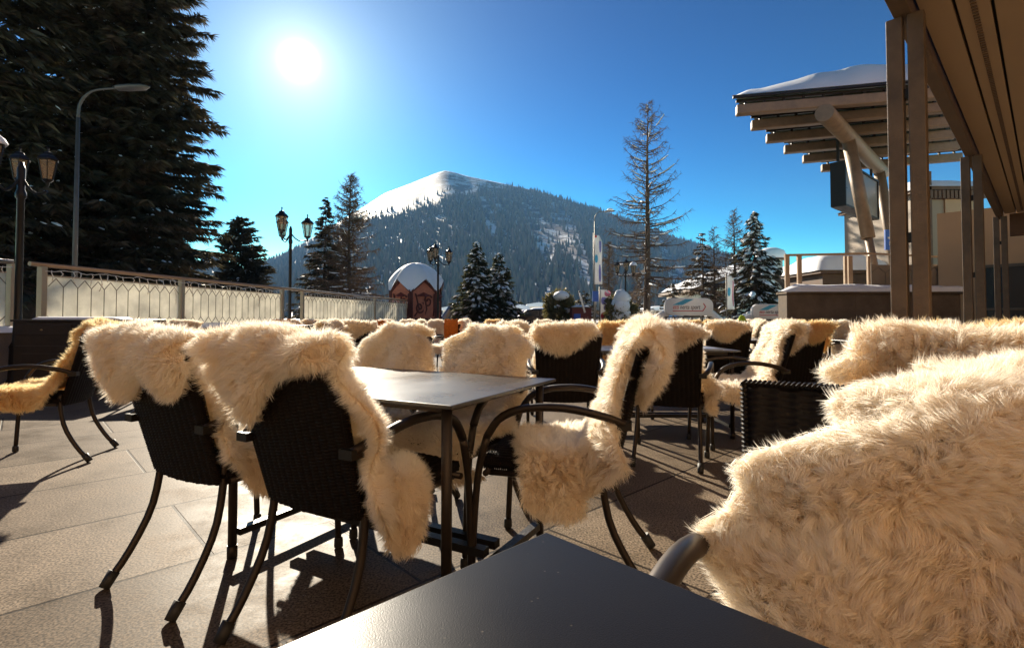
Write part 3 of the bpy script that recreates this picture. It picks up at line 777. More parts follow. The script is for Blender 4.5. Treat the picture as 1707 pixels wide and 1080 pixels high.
lamp_post(xat(30,7.5),7.5,3.62,'thick dark lamp post at the left edge with snow on its lantern',rz=.15,snow=(2,),s=.86)

# --- street lights
def street_light(px,Y,top,armx,label,snow=False):
    x=xat(px,Y); root=empty('street_light',(x,Y,0)); m=MB(); h=top-.3
    m.tube([(0,0,0),(0,0,h*.5),(0,0,h-.6)],[.075,.062,.045],10); m.build('pole','street_grey',root)
    a=MB(); a.tube(bez([(0,0,h-.6),(.05*armx,0,h-.15),(.35*armx,0,h+.2),(armx,0,h+.28)],12),[.04]*6+[.03]*6,8); a.build('arm','street_grey',root)
    l=MB(); l.lathe((0,0,0),[(.02,0),(.14,.05),(.17,.4),(.15,.8),(.03,1.0)],10)
    q=Matrix.Rotation(R(88),3,'Y'); l.v=[tuple(q@Vector((v[0]*.5,v[1],v[2]))+Vector((armx-.1,0,h+.28))) for v in l.v]; o=l.build('lamp_head','street_grey',root)
    if snow:
        s=MB(); s.lathe((armx+.4,0,h+.33),[(.30,0),(.32,.08),(.2,.2),(.03,.26)],10); s.build('snow_cap','snow_clump',o)
    tag(root,label,'street light')
street_light(123,15,7.8,1.2,'tall grey street light before the dark left spruces')
street_light(992,46,10.6,1.0,'tall curved street light left of the big bare larch, snow on its head',True)

# --- awning and posts at the right
BD=Vector((.72,.69,0)).normalized(); BN=Vector((.69,-.72,0)).normalized()
A0=Vector((2.47,3.2,0))
def bp_(s,t,z): v=A0+BD*s+BN*t; return Vector((v.x,v.y,z))
aw=empty('awning',A0); tag(aw,'tan canopy roof over the right side with panel seams and a perforated strip','canopy')
def al(v): return Vector(v)-A0
S0,S1=-1.3,9.6
m=MB(); H=2.99
edges=[.12,.72,.76,1.28,1.32,2.6,2.64,4.4]
for a,b in [(.065,.218)]+[(.236+.17*i,.236+.17*i+.152) for i in range(26)]:
    m.prism([al(bp_(S0,a,H)),al(bp_(S1,a,H)),al(bp_(S1,b,H)),al(bp_(S0,b,H))],(0,0,0),(0,0,.05))
m.build('ceiling_panel','soffit',aw)
m=MB(); m.prism([al(bp_(S0,.10,H+.06)),al(bp_(S1,.10,H+.06)),al(bp_(S1,4.6,H+.06)),al(bp_(S0,4.6,H+.06))],(0,0,0),(0,0,.25)); m.build('roof_deck','dark_gap',aw)
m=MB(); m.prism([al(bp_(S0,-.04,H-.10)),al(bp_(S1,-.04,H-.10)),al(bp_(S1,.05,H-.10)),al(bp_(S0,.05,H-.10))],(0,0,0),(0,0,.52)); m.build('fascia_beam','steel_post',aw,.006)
m=MB()
s=-1.2
while s<S1-.3:
    m.box(al(bp_(s,.312,H-.003)),(.022,.03,.008),Matrix.Rotation(R(43.8),3,'Z')); s+=.045
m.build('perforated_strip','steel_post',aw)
def twin_post(s,label,w=.115):
    c=bp_(s,.015,0); root=empty('twin_post',c,R(43.8))
    for dy in (-.054,.054):
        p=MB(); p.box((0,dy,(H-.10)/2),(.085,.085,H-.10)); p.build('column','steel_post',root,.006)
    f=MB(); f.box((0,0,.012),(.24,.30,.024)); f.build('base_plate','steel_post',root,.004)
    for z in (.5,1.5,2.4):
        k=MB(); k.box((0,0,z),(.05,.022,.06)); k.build('bracket','black_iron',root)
    tag(root,label,'post','twin steel posts of the canopy')
twin_post(0,'thick twin steel post at the front, rising past the top of the picture')
twin_post(4.02,'slimmer twin steel post further back below the canopy corner')
twin_post(9.2,'farthest twin steel post at the end of the canopy')
# end beam and back wall of the pavilion
m=MB(); m.prism([al(bp_(S1-.02,.13,H-.42)),al(bp_(S1-.02,4.6,H-.42)),al(bp_(S1-.02,4.6,H-.01)),al(bp_(S1-.02,.13,H-.01))],(0,0,0),BD*.22); m.build('end_beam','brown_wood',aw)
# pavilion building behind the canopy end: cream wall with glazed door
Pv=bp_(S1+2.4,-1.2,0); wall=empty('pavilion_with_added_wing',Pv,R(43.8-90)); tag(wall,'tan building with a metal framed glass door under the canopy end, plus added bounce walls','building')
m=MB(); m.box((3.0,0,1.75),(6.0,.25,3.5)); m.build('wall','tan_plaster',wall)
m=MB(); Mi=Matrix.Rotation(-R(43.8-90),3,'Z')
def wl(s,t,z): return Mi@(bp_(s,t,z)-Pv)
def slab(p,q,z0,z1,th): 
    m.bar(wl(*p,(z0+z1)/2),wl(*q,(z0+z1)/2),th,z1-z0)
slab((-7.5,4.75),(S1+2.2,4.75),0,7.5,.3)  # side wall added along the awning for warm bounce
def wl2(x,y,z): return Mi@(Vector((x,y,z))-Pv)
WA,WB=Vector((-13,-5.6)),Vector((3.2,-4.6)); 
m.bar(wl2(WA.x,WA.y,3.9),wl2(WB.x,WB.y,3.9),.4,7.8)  # added unseen wing behind the camera, bounces warm light onto the shaded fleeces
m.build('added_bounce_walls','tan_plaster',wall)
wd=(WB-WA).normalized(); wn=Vector((-wd.y,wd.x))
for k in range(6):  # windows dressing the added unseen wing
    for zf in (1.5,4.6):
        p=WA+wd*(1.6+2.6*k)+wn*.21; q=WA+wd*(2.9+2.6*k)+wn*.21
        m=MB(); m.bar(wl2(p.x,p.y,zf),wl2(q.x,q.y,zf),.06,1.5); w_=m.build('window','brown_wood',wall)
        p=p+wd*.08+wn*.03; q=q-wd*.08+wn*.03
        m=MB(); m.bar(wl2(p.x,p.y,zf),wl2(q.x,q.y,zf),.02,1.34); m.build('pane','glass_dark',w_)
for x in (1.3,2.5):
    f=MB()
    for dx in (-.5,.5): f.box((x+dx,-.15,1.1),(.06,.07,2.2))
    f.box((x,-.15,2.17),(.94,.07,.06)); f.box((x,-.15,1.2),(.94,.06,.05)); f.box((x,-.15,.12),(.94,.06,.1))
    o=f.build('door','street_grey',wall); gl=MB(); gl.box((x,-.145,1.15),(.94,.012,2.0)); gl.build('pane','glass_dark',o)
# terrace wall
WY=12.0; wx0=xat(1312,WY)
tw=empty('terrace_wall',(wx0,WY,0)); tag(tw,'long brown stone terrace wall with a thick snow edge on top','wall')
m=MB()
for k in range(5): 
    m.box((1.6*k+.8,.2,.78),(1.596,.40,1.56)); 
m.box((9.5,.2,.78),(3.0,.396,1.556)); m.build('wall','concrete',tw,.01)
m=MB(); m.box((5.5,.2,1.585),(11.05,.5,.05)); m.build('coping','concrete',tw,.008)
snowstrip(lambda s,o,z:Vector((s,.2+o,1.61+z)),-.04,11,.60,.17,60,6,'snow_cap',tw)
m=MB(); m.prism([(.46,.41,.02),(11,.41,.02),(11,4.2,.02),(4.4,4.2,.02)],(0,0,0),(0,0,1.565)); m.build('terrace_floor','concrete',tw)
# dark hedge gap under the wall
# railing above the wall
rl=empty('terrace_railing',(wx0,WY+.22,1.61)); tag(rl,'pale metal railing with lattice panels on top of the brown terrace wall','railing')
def rz_(py): return zat(py,WY)-1.61
def rx_(px): return xat(px,WY)-wx0
top=rz_(424)
for px in (1326,1347,1426,1434,1466,1545,1610,1650,1690):
    p=MB(); w=.10 if px in (1326,1347,1434) else .06; p.box((rx_(px),.12,top/2),(w,.06,top)); p.build('post','rail_metal' if px<1470 else 'steel_post',rl)
p=MB(); p.bar((rx_(1322),.12,top+.02),(rx_(1470),.12,top+.06),.06,.05); p.bar((rx_(1470),.12,top+.06),(rx_(1707),.12,top-.1),.04,.04); p.build('handrail','rail_metal',rl)
for a,b in ((1470,1543),(1548,1608),(1613,1648),(1653,1688)):
    x0,x1=rx_(a),rx_(b); z1=rz_(440); pn=MB(); pn.box(((x0+x1)/2,.12,z1/2+.04),(x1-x0,.014,z1-.05)); o=pn.build('glass_panel','frosted_glass' if a<0 else 'screen_back',rl)
    lt=MB(); n=max(2,int((x1-x0)/.26)); st=(x1-x0)/n
    for k in range(n+1):
        x=x0+k*st
        if 0<k<n: lt.bar((x,.108,.22),(x,.108,z1-.18),.012)
        for sg in (-1,1):
            if x0-1e-6<=x+sg*st/2<=x1+1e-6:
                lt.bar((x,.107,z1-.18),(x+sg*st/2,.107,z1-.04),.012); lt.bar((x,.107,.22),(x+sg*st/2,.107,.08),.012)
    lt.build('lattice','lead_line',o)
# grey roofed kiosk + snow humps behind the railing
def hump(name,px0,px1,Y,zb,zt,hs,label,mat='panel_grey',cat='hut',depth=2.2):
    x0,x1=xat(px0,Y),xat(px1,Y); W=x1-x0; root=empty(name,((x0+x1)/2,Y,0)); m=MB(); m.box((0,depth/2,zt/2),(W,depth,zt)); m.build('wall',mat,root)
    m=MB(); m.box((0,depth/2,zt+.06),(W+.3,depth+.3,.12)); r=m.build('roof','brown_wood',root)
    s=MB(); rows=[]
    for i in range(15):
        row=[]
        for k in range(15):
            u,v=i/14*2-1,k/14*2-1; e=max(0,1-abs(u)**3.5)*max(0,1-abs(v)**3.5)
            row.append((u*(W/2+.2),depth/2+v*(depth/2+.2),zt+.10+hs*(e**.5)*(1+.25*noise.noise((u*2+px0,v*2,Y)))))
        rows.append(row)
    s.grid(np.array(rows)); s.build('snow_cap','snow',r); tag(root,label,cat); return root
hump('storage_hut',1372,1475,17,0,zat(456,17),.62,'flat brown hut under a rounded snow cap behind the pale railing','brown_wood')
b=hump('lift_house',1545,1640,16.5,0,zat(318,16.5),.42,'pale panelled building with bracketed snowy roof between the two twin posts','panel_grey','building',4)
m=MB(); W=xat(1640,16.5)-xat(1545,16.5)
for i in range(14): m.box((-W/2+.08+i*W/14,-.10,zat(318,16.5)-.16),(.09,.2,.26))
m.build('bracket','brown_wood',b)
m=MB(); m.box((-W/2-.02,-.05,2.9),(.28,.2,5.6)); m.build('corner_pillar','brown_wood',b)
m=MB(); m.box((W/2-.75,-.02,3.4),(.9,.05,2.9)); m.build('wall_panel','tan_plaster',b)
m=MB(); p=MB(); p.box((0,0,0),(.30,.05,.55)); o=p.build('blue_sign','print_blue'); o.location=atY(1484,400,14); k=MB(); k.box((0,-.03,.05),(.18,.012,.05)); k.build('marking','white_vinyl',o); k=MB(); k.box((0,-.03,-.1),(.10,.012,.10)); k.build('symbol','white_vinyl',o)
k=MB(); k.tube([(.14,.04,-2.2),(.14,.04,.28)],.02,6); k.build('pole','steel_tan',o)
tag(o,'small blue sign with white mark left of the front twin post','sign')

# --- slatted glass canopy
HC=6.0; can=empty('slat_canopy',(8,14,0)); co=Vector((8,14,0)); tag(can,'large slatted glass canopy with thick snow on top, held up on slanting tubes','canopy')
def cl(px,py,z):
    v=atZ(px,py,z); return v-co
lefts=[(1227,185),(1252,210),(1277,232),(1307,250),(1338,266),(1369,281)]
rights=[(1565,157),(1575,180),(1585,203),(1592,224),(1598,243),(1603,262)]
for i,(l,r) in enumerate(zip(lefts,rights)):
    a=cl(*l,HC); b=cl(*r,HC); m=MB(); m.bar(a,b,.22,.24); o=m.build('slat_beam','steel_tan',can,.03)
    if True:
        t=MB()
        d=(b-a).normalized(); up=Vector((0,0,1))
        n=10
        for k in range(n):
            p=a+(b-a)*((k+.5)/n)+up*.16; t.box(p,(.05,.05,.09))
        t.bar(a+up*.22,b+up*.22,.05,.05); t.build('glazing_rail','black_iron',o)
for i in range(5):
    a0=cl(*lefts[i],HC)+Vector((0,0,.25)); b0=cl(*rights[i],HC)+Vector((0,0,.25)); a1=cl(*lefts[i+1],HC)+Vector((0,0,.25)); b1=cl(*rights[i+1],HC)+Vector((0,0,.25))
    m=MB(); m.prism([a0,a1,b1,b0],(0,0,0),(0,0,.025)); m.build('glass_pane','green_glass',can)
    for q_ in (.36,.68):
        m=MB(); m.bar(a0+(a1-a0)*q_-Vector((0,0,.05)),b0+(b1-b0)*q_-Vector((0,0,.05)),.05,.08); m.build('purlin','steel_post',can)
a0=cl(*lefts[0],HC); b0=cl(*rights[0],HC); a5=cl(*lefts[5],HC); b5=cl(*rights[5],HC)
fa=(a0-a5).normalized()
ea=a0+fa*.18; eb=b0+fa*.18
m=MB(); m.bar(ea+Vector((0,0,.27)),eb+Vector((0,0,.27)),.07,.05); m.build('edge_profile','black_iron',can)
s=MB(); rows=[]
for i in range(41):
    u=i/40; row=[]
    fr=ea+(eb-ea)*u; bk=a5+(b5-a5)*u
    hgt=.34+.36*max(0,min(1,u*2.2-.25))**.9*(1-.35*max(0,u-.6)/.4)+.05*noise.noise((u*7,1,2)); hgt*=min(1,u/.03)**.5 if u<.03 else 1
    for k in range(13):
        v=k/12; e=min(1,v/.10)**.5*min(1,(1-v)/.10)**.5
        p=fr+(bk-fr)*(v*1.02-.01); row.append((p.x,p.y,HC+.30+hgt*e*(1+.1*noise.noise((u*5,v*4,3)))))
    rows.append(row)
s.grid(np.array(rows)); s.build('snow_cap','snow',can)
a=cl(1374,188,5.72); b=cl(1472,288,5.72)
m=MB(); m.tube([a,b],.20,18); m.build('cross_tube','steel_tan',can)
p0=a+(b-a)*.32; p1=Vector((xat(1467,12.6),12.6,1.6))-co
pm=p0+(p1-p0)*.66
m=MB(); m.tube([p0,pm],.155,14); m.tube([pm,p1],.09,12); m.build('strut','steel_tan',can)
p0=a+(b-a)*.9; p1=Vector((xat(1502,16),16.0,1.6))-co
m=MB(); m.tube([p0,p1],.155,14); m.build('strut','steel_tan',can)
# screen hung under the canopy
A=atY(1397,272,13.6); B=atY(1452,278,15.6); zb=atY(1397,342,13.6).z
d=(B-A); d.z=0; W=d.length; rzs=math.atan2(d.y,d.x)
scn=empty('hanging_screen',((A.x+B.x)/2,(A.y+B.y)/2,zb),rzs); Hs=A.z-zb
m=MB(); m.box((0,0,Hs/2),(W,.30,Hs)); m.build('housing','screen_back',scn,.03)
m=MB(); m.box((0,.16,Hs/2),(W-.1,.02,Hs-.1)); m.build('display','glass_dark',scn)
m=MB()
for sx in (-1,1): m.box((sx*(W/2+.015),0,Hs/2),(.05,.36,Hs+.06))
for z in (-.015,Hs+.015): m.box((0,0,z),(W-.02,.36,.05))
m.build('frame','black_iron',scn)
m=MB()
for sx in (-.5,.5): m.bar((sx*W,0,Hs+.05),(sx*W,0,Hs+.9),.06)
m.build('bracket','black_iron',scn)
tag(scn,'dark framed screen hanging under the slatted canopy beside a slanting tube','screen')
# ------------------------------------------------------------------ trees
def spruce(x,y,h,r,seed,label,cat='tree',snow=0,dens=1.0,mat='needles',group=None,z0=.06,twl=.42,tww=.075,sz=1.0,droop=.35,pw=.85,wh=None,fill=1.0):
    rng=np.random.RandomState(seed); root=empty('spruce_tree',(x,y,-.05),rng.rand()*6)
    t=MB(); k=8; zs=np.linspace(0,h*.98,k); t.tube([(.04*math.sin(i*1.3+seed),.04*math.cos(i*1.7+seed),z) for i,z in enumerate(zs)],[max(.012,h*.016*(1-z/h)+.01) for z in zs],8); t.build('trunk','bark',root)
    V=[];F3=[];nv=0; br=MB(); snp=[]
    nw=wh or int(h/.42*dens**.5); 
    for w in range(nw):
        tt=w/nw; z=h*(z0+(1-z0)*tt); R_=r*(1-tt)**pw*(.82+.36*rng.rand())+.05*h*.03
        nb=max(3,int((5+4*(1-tt))*dens**.5))
        for b in range(nb):
            az=rng.rand()*2*PI; L=R_*(.72+.5*rng.rand()); zw=z; z=zw+(rng.rand()-.3)*h*.9/nw
            n=6; s=np.linspace(0,1,n)
            rr=L*s; zz=z+L*(.10*s-droop*s**1.6+.22*droop*s**4*1.3)+(.30*tt*L*s)
            jit=rng.randn(n)*.03*L
            z=zw; P=np.stack([rr*math.cos(az)-jit*math.sin(az),rr*math.sin(az)+jit*math.cos(az),zz],1)
            br.tube([tuple(p) for p in P],[max(.004,.018*L*(1-q)+.004) for q in s],3,False)
            m=int((10+L*16)*dens*fill)
            u=rng.rand(m)**.75; u=.12+.88*u
            i=np.clip((u*(n-1)).astype(int),0,n-2); f=(u*(n-1)-i)[:,None]
            p=P[i]*(1-f)+P[i+1]*f; T=P[i+1]-P[i]; T/=np.linalg.norm(T,axis=1,keepdims=True)
            sd=np.cross(T,[0,0,1.]); sd/=np.linalg.norm(sd,axis=1,keepdims=True)+1e-9
            sg=np.where(rng.rand(m)<.5,-1,1)[:,None]
            d=T*.75+sd*sg*(.3+.9*rng.rand(m,1))+np.array([0,0,-1.])*(.05+.55*rng.rand(m,1))+rng.randn(m,3)*.18
            d/=np.linalg.norm(d,axis=1,keepdims=True)
            l=twl*(.55+.7*rng.rand(m,1))*(.55+.45*min(1,L/1.2)); wd=tww*(.7+.6*rng.rand(m,1))
            q=np.cross(d,rng.randn(m,3)); q/=np.linalg.norm(q,axis=1,keepdims=True)+1e-9
            mid=p+d*l*.45; tip=p+d*l+np.array([0,0,-1])*l*.12
            v=np.stack([p-q*wd*.35,mid-q*wd*.5,tip,mid+q*wd*.5,p+q*wd*.35],1)
            V.append(v.reshape(-1,3)); F3.append(nv+np.arange(m)[:,None]*5+np.array([0,1,2,3,4])); nv+=m*5
            if snow and rng.rand()<snow:
                for _ in range(1+int(rng.rand()*2.5)):
                    uu=.35+.6*rng.rand(); j=min(n-2,int(uu*(n-1))); snp.append((P[j]*(1-(uu*(n-1)-j))+P[j+1]*(uu*(n-1)-j),az,T[0] if m else None,L))
    me=npmesh('crown',np.concatenate(V),[np.concatenate(F3)],mat); cr_=mobj('crown',me,root)
    br.build('branches','bark',cr_)['kind']='stuff'
    if snp:
        s=MB()
        for p,az,_,L in snp:
            a=sz*rng.uniform(.10,.26)*(.5+.5*min(1,L)); b_=a*rng.uniform(.35,.6); hh=a*rng.uniform(.22,.4)
            Rm=Matrix.Rotation(az,3,'Z')@Matrix.Rotation(.35+rng.rand()*.4,3,'Y')
            rows=[]
            for i in range(4):
                ph=PI/2*i/3
                rows.append([Rm@Vector((a*math.cos(ph)*math.cos(q*PI/4)*(1+.3*rng.randn()*.5),b_*math.cos(ph)*math.sin(q*PI/4)*(1+.3*rng.randn()*.5),hh*math.sin(ph)+.03)) for q in range(8)])
            o=len(s.v)
            s.grid(np.array([[tuple(v+Vector(p)) for v in r] for r in rows]),True,True)
        s.build('snow','snow_clump',root)['kind']='stuff'
    tag(root,label,cat,group); return root
def larch(x,y,h,r,seed,label,base=.12,nb=130,snow=.0,tw=1.0,group=None,name='larch_tree',pw=.8,up=.25,droop=.55,lean=0):
    rng=np.random.RandomState(seed); root=empty(name,(x,y,-.05))
    t=MB(); k=10; zs=np.linspace(0,h,k)
    def tp(z): return np.array([.06*math.sin(z*.5+seed)*z/h+lean*z,.05*math.cos(z*.4+seed)*z/h,z])
    t.tube([tuple(tp(z)) for z in zs],[max(.01,h*.0165*(1-z/h)**.9+.008) for z in zs],9); t.build('trunk','bark',root)
    br=MB(); TV=[];TF=[];nv=0; snp=MB()
    for b in range(nb):
        tt=((b+rng.rand())/nb)**1.05; z=h*(base+(1-base)*tt); az=rng.rand()*2*PI
        L=(r*(1-tt)**pw*(.45+.75*rng.rand())+.12)
        n=7; s=np.linspace(0,1,n); dz=L*(.12*s-droop*s**1.5*(1-tt*.9)+up*s**3.2+.35*tt*s)
        bend=rng.randn()*.15*L
        P=tp(z)+np.stack([L*s*math.cos(az)-bend*s*s*math.sin(az),L*s*math.sin(az)+bend*s*s*math.cos(az),dz],1)+rng.randn(n,3)*.012*L*s[:,None]
        br.tube([tuple(p) for p in P],[max(.006,.020*L**.8*(1-q*.85)+.004) for q in s],4,False)
        m=int((6+L*11)*tw)
        u=.15+.85*rng.rand(m); i=np.clip((u*(n-1)).astype(int),0,n-2); f=(u*(n-1)-i)[:,None]
        p=P[i]*(1-f)+P[i+1]*f; T=P[i+1]-P[i]; T/=np.linalg.norm(T,axis=1,keepdims=True)
        d=T*.6+rng.randn(m,3)*.5+np.array([0,0,-.45]); d/=np.linalg.norm(d,axis=1,keepdims=True)
        l=.42*(.4+.9*rng.rand(m,1))*(.6+.4*min(1,L)); q=np.cross(d,rng.randn(m,3)); q/=np.linalg.norm(q,axis=1,keepdims=True)+1e-9
        wd=.014
        mid=p+d*l*.5+rng.randn(m,3)*.03; tip=mid+(d+np.array([0,0,-.2])+rng.randn(m,3)*.2)*l*.5
        TV.append(np.stack([p-q*wd,mid-q*wd*.8,tip,mid+q*wd*.8,p+q*wd],1).reshape(-1,3)); TF.append(nv+np.arange(m)[:,None]*5+np.arange(5)); nv+=m*5
        if rng.rand()<snow:
            i0=rng.randint(1,4); i1=min(n-1,i0+rng.randint(1,4)); w0=.022*L**.5+.012
            if i1>i0: snp.tube([tuple(P[j]+np.array([0,0,w0*.8+.02*L**.8*.5])) for j in range(i0,i1+1)],[w0*.6]+[w0]*(i1-i0-1)+[w0*.4],5)
    me=npmesh('crown',np.concatenate(TV),[np.concatenate(TF)],'larch_twig'); c=mobj('crown',me,root)
    br.build('branches','bark',c)['kind']='stuff'
    if snp.v: snp.build('snow','snow_clump',root)['kind']='stuff'
    tag(root,label,'tree',group); return root
GL='dark spruces beyond the left fence'
def X(px,Y): return xat(px,Y)
spruce(X(228,25),25,25,3.3,1,'huge dark spruce beyond the fence whose ragged right edge borders the open sky',snow=.45,sz=.7,group=GL,z0=.10,twl=.50,tww=.055,dens=1.9,pw=.42,droop=.30,fill=2.0)
spruce(X(172,24),24,24,3.4,2,'huge dark spruce with visible trunk right behind the tall grey street light',snow=.35,sz=.7,mat='needles_brown',group=GL,z0=.16,twl=.50,tww=.06,dens=1.2,pw=.5,fill=1.8)
spruce(X(45,22),22,23,3.8,3,'huge dark spruce behind the lamp at the left edge',snow=.4,sz=.7,group=GL,z0=.12,twl=.50,tww=.06,dens=1.2,pw=.5,fill=1.8)
spruce(X(-60,19),19,21,3.6,4,'dark spruce mostly cut off by the left edge',snow=.14,group=GL,z0=.10,twl=.55,tww=.11,pw=.5)
spruce(X(120,31),31,25,4.2,5,'dark spruce standing deepest in the left cluster, between the front trunks',snow=.14,group=GL,z0=.05,twl=.6,tww=.13,pw=.5,dens=1.2)
spruce(X(238,33),33,15,3.4,45,'broad dark spruce low behind the right flank of the left cluster',snow=.08,group=GL,z0=.03,twl=.6,tww=.14,pw=.6,dens=1.2)
spruce(X(401,38),38,zat(362,38),2.5,6,'single bushy spruce standing alone between the dark cluster and the middle lamp post',snow=.22,dens=2.2,twl=.42,tww=.075,z0=.04,pw=.55,droop=.12,wh=40)
spruce(X(541,37),37,zat(326,37),2.3,7,'narrow topped spruce pressed against the left side of the brown larch',snow=.35,dens=1.7,twl=.42,tww=.065,z0=.05,pw=.95,wh=34)
larch(X(582,34),34,zat(291,34),2.9,8,'brown twiggy larch behind the fence, right of the narrow topped spruce',base=.06,nb=250,snow=.35,tw=2.4,pw=.75)
spruce(X(795,30),30,zat(402,30),1.6,9,'taller snow speckled spruce of the pair before the mountain',snow=.75,dens=1.9,twl=.30,tww=.055,sz=1.2,z0=.03,pw=.8,mat='needles_green',wh=38,fill=1.4)
spruce(X(832,31),31,zat(421,31),1.35,10,'shorter snow speckled spruce of the pair before the mountain',snow=.75,dens=1.8,twl=.28,tww=.055,sz=1.2,z0=.03,pw=.7,wh=34,mat='needles_green',fill=1.4)
larch(X(1078,32),32,zat(168,32),2.9,12,'tall bare larch with upswept dead branches towering over the centre right',base=.17,nb=190,snow=.5,tw=1.0,up=.34,droop=.5,pw=.62,lean=.012)
spruce(X(1259,36),36,zat(350,36),2.4,13,'dark spruce loaded with snow beside the cream tower',snow=1.0,dens=1.7,twl=.40,tww=.07,sz=1.5,z0=.04,pw=.85,droop=.5,wh=32)
larch(X(1226,38),38,zat(350,38),2.4,14,'brown larch leaning into the left side of the snow loaded spruce',base=.1,nb=130,snow=.25,tw=1.6)
larch(X(1192,40),40,zat(378,40),1.6,15,'thin brown larch, right one of the two slim ones by the chalet roof',base=.1,nb=100,snow=.2,tw=1.5)
spruce(X(1172,41),41,zat(385,41),2.2,16,'brownish spruce before the snowy chalet roof, left of the slim larch',snow=.45,dens=1.1,twl=.4,tww=.08,mat='needles_brown',sz=1.2)
larch(X(1015,44),44,zat(402,44),1.4,17,'small reddish brown larch behind the white banner',base=.05,nb=120,tw=2.0)
larch(X(1062,42),42,zat(458,42),1.8,18,'low bare tree behind the foot of the tall larch',base=.1,nb=90,tw=1.6,snow=.4,name='bare_tree')
spruce(X(1120,50),50,zat(470,50),2.0,19,'low dark conifer between the tall larch and the larger oval sign',snow=.4,dens=1,twl=.4,tww=.12)
spruce(X(975,48),48,zat(482,48),1.6,21,'tiny far conifer above the brown booth',snow=.4,dens=1,twl=.4,tww=.12)
def bush(px,Y,pyt,wpx,seed,label,lumps):
    rng=np.random.RandomState(seed); x=X(px,Y); h=zat(pyt,Y); w=wpx/F*Y; root=empty('round_bush',(x,Y,0)); 
    n=5200; th=rng.rand(n)*2*PI; ph=np.arccos(1-2*rng.rand(n)); rad=(.62+.42*rng.rand(n))*(1+.22*np.sin(th*3+seed)*np.sin(ph*4+seed))
    p=np.stack([w*rad*np.sin(ph)*np.cos(th),w*.9*rad*np.sin(ph)*np.sin(th),h*.5+h*.47*rad*np.cos(ph)],1)
    d=p-np.array([0,0,h*.35]); d/=np.linalg.norm(d,axis=1,keepdims=True); d=d+rng.randn(n,3)*.5; d/=np.linalg.norm(d,axis=1,keepdims=True)
    q=np.cross(d,rng.randn(n,3)); q/=np.linalg.norm(q,axis=1,keepdims=True); l=.20*(.5+rng.rand(n,1)); wd=.05
    V=np.stack([p-q*wd*.4,p+d*l*.5-q*wd,p+d*l,p+d*l*.5+q*wd,p+q*wd*.4],1).reshape(-1,3)
    mobj('crown',npmesh('crown',V,[np.arange(n)[:,None]*5+np.arange(5)],'bush_leaf'),root)
    t=MB(); t.tube([(0,0,0),(.02,.01,h*.5),(0,0,h*.8)],[.07,.05,.02],7)
    for k in range(9):
        a=k*.7; t.tube([(0,0,h*(.2+.05*k)),(w*.7*math.cos(a),w*.7*math.sin(a),h*(.35+.05*k))],[.025,.008],5)
    t.build('trunk','bark',root)
    s=MB()
    for (dx,dz,a,b_) in lumps:
        rows=[]
        for i in range(9):
            ph=-PI/2+PI*i/8
            rows.append([(dx*w+a*w*math.cos(ph)*math.cos(k*PI/7)*(1+.5*noise.noise((k*.45,i*.4,seed+dz*7))),-w*.62+a*w*.6*math.cos(ph)*math.sin(k*PI/7),dz*h+b_*h*math.sin(ph)*(1+.4*noise.noise((k*.4,i*.4,seed+5)))) for k in range(14)])
        s.grid(np.array(rows),True,True)
    s.build('snow','snow',root)['kind']='stuff'; tag(root,label,'bush'); return root
bush(933,29,486,25,1,'round shrub with a snow cap before the mountain foot, left of the brown booth',[(.05,.90,.52,.10),(-.35,.22,.30,.09),(.2,.38,.2,.06),(.45,.58,.2,.07),(-.2,.66,.22,.05)])
bush(1033,28.9,492,25,2,'dark shrub buried under a tall lump of snow behind the third lamp post',[(.0,.92,.52,.2),(-.1,.72,.62,.2),(-.3,.5,.5,.16),(.25,.55,.35,.12),(-.05,.36,.34,.1)])

# ------------------------------------------------------------------ kiosk
Y=26; x=X(686,Y); kz=zat(490,Y); root=empty('carved_kiosk',(x,Y+1.2,0)); tag(root,'red wooden kiosk with carved gable panels under a dome of snow','kiosk')
ap=1.32; n=6
m=MB(); m.lathe((0,0,0),[(ap*.96,0),(ap*.96,kz-.35)],n,False); m.build('wall','red_wood',root)
ang0=PI/6
for j in range(n):
    a=-PI/2-ang0+j*2*PI/n+0; nrm=Vector((math.cos(a),math.sin(a),0)); tg=Vector((-nrm.y,nrm.x,0)); d=ap*.985*math.cos(PI/n)+.03; hw=ap*math.sin(PI/n)*.985
    c=nrm*d; zb=zat(532,Y); ze=zat(486,Y); za=zat(472,Y)
    poly=[c-tg*hw+Vector((0,0,zb)),c+tg*hw+Vector((0,0,zb)),c+tg*hw+Vector((0,0,ze)),c+Vector((0,0,za+.15)),c-tg*hw+Vector((0,0,ze))]
    m=MB(); m.prism(poly,nrm*-.03,nrm*.03); g_=m.build('gable_panel','red_wood',root)
    f=MB(); e=nrm*.05
    for p,q in zip(poly,poly[1:]+poly[:1]): f.bar(p+e,q+e,.12,.10)
    # carved scroll relief
    zc=(zb+ze)/2+.15
    for sx in (-1,1):
        pts=[]
        for i in range(22):
            t=i/21; rr=.34*(1-t*.8); an=t*9+(.6 if sx>0 else 2.2)
            pts.append(c+nrm*.06+tg*(sx*.22+rr*.75*math.cos(an)*sx)+Vector((0,0,zc-.1+sx*.16+rr*math.sin(an))))
        f.tube(pts,.045,5)
    for i in range(3): f.tube([c+nrm*.06+tg*(-.5+.5*i)+Vector((0,0,zb+.15)),c+nrm*.06+tg*(-.25+.4*i)+Vector((0,0,zb+.5)),c+nrm*.06+tg*(-.45+.5*i)+Vector((0,0,ze-.1))],.04,5)
    f.build('carving','recess_red',g_)
zt=zat(438,Y+1.2); zr=zat(486,Y)+.06
m=MB(); m.lathe((0,0,0),[(ap*1.1,zr-.3),(ap*.6,zr+.25),(.05,zr+.55)],n,False); rf=m.build('roof','dark_red',root)
rows=[]
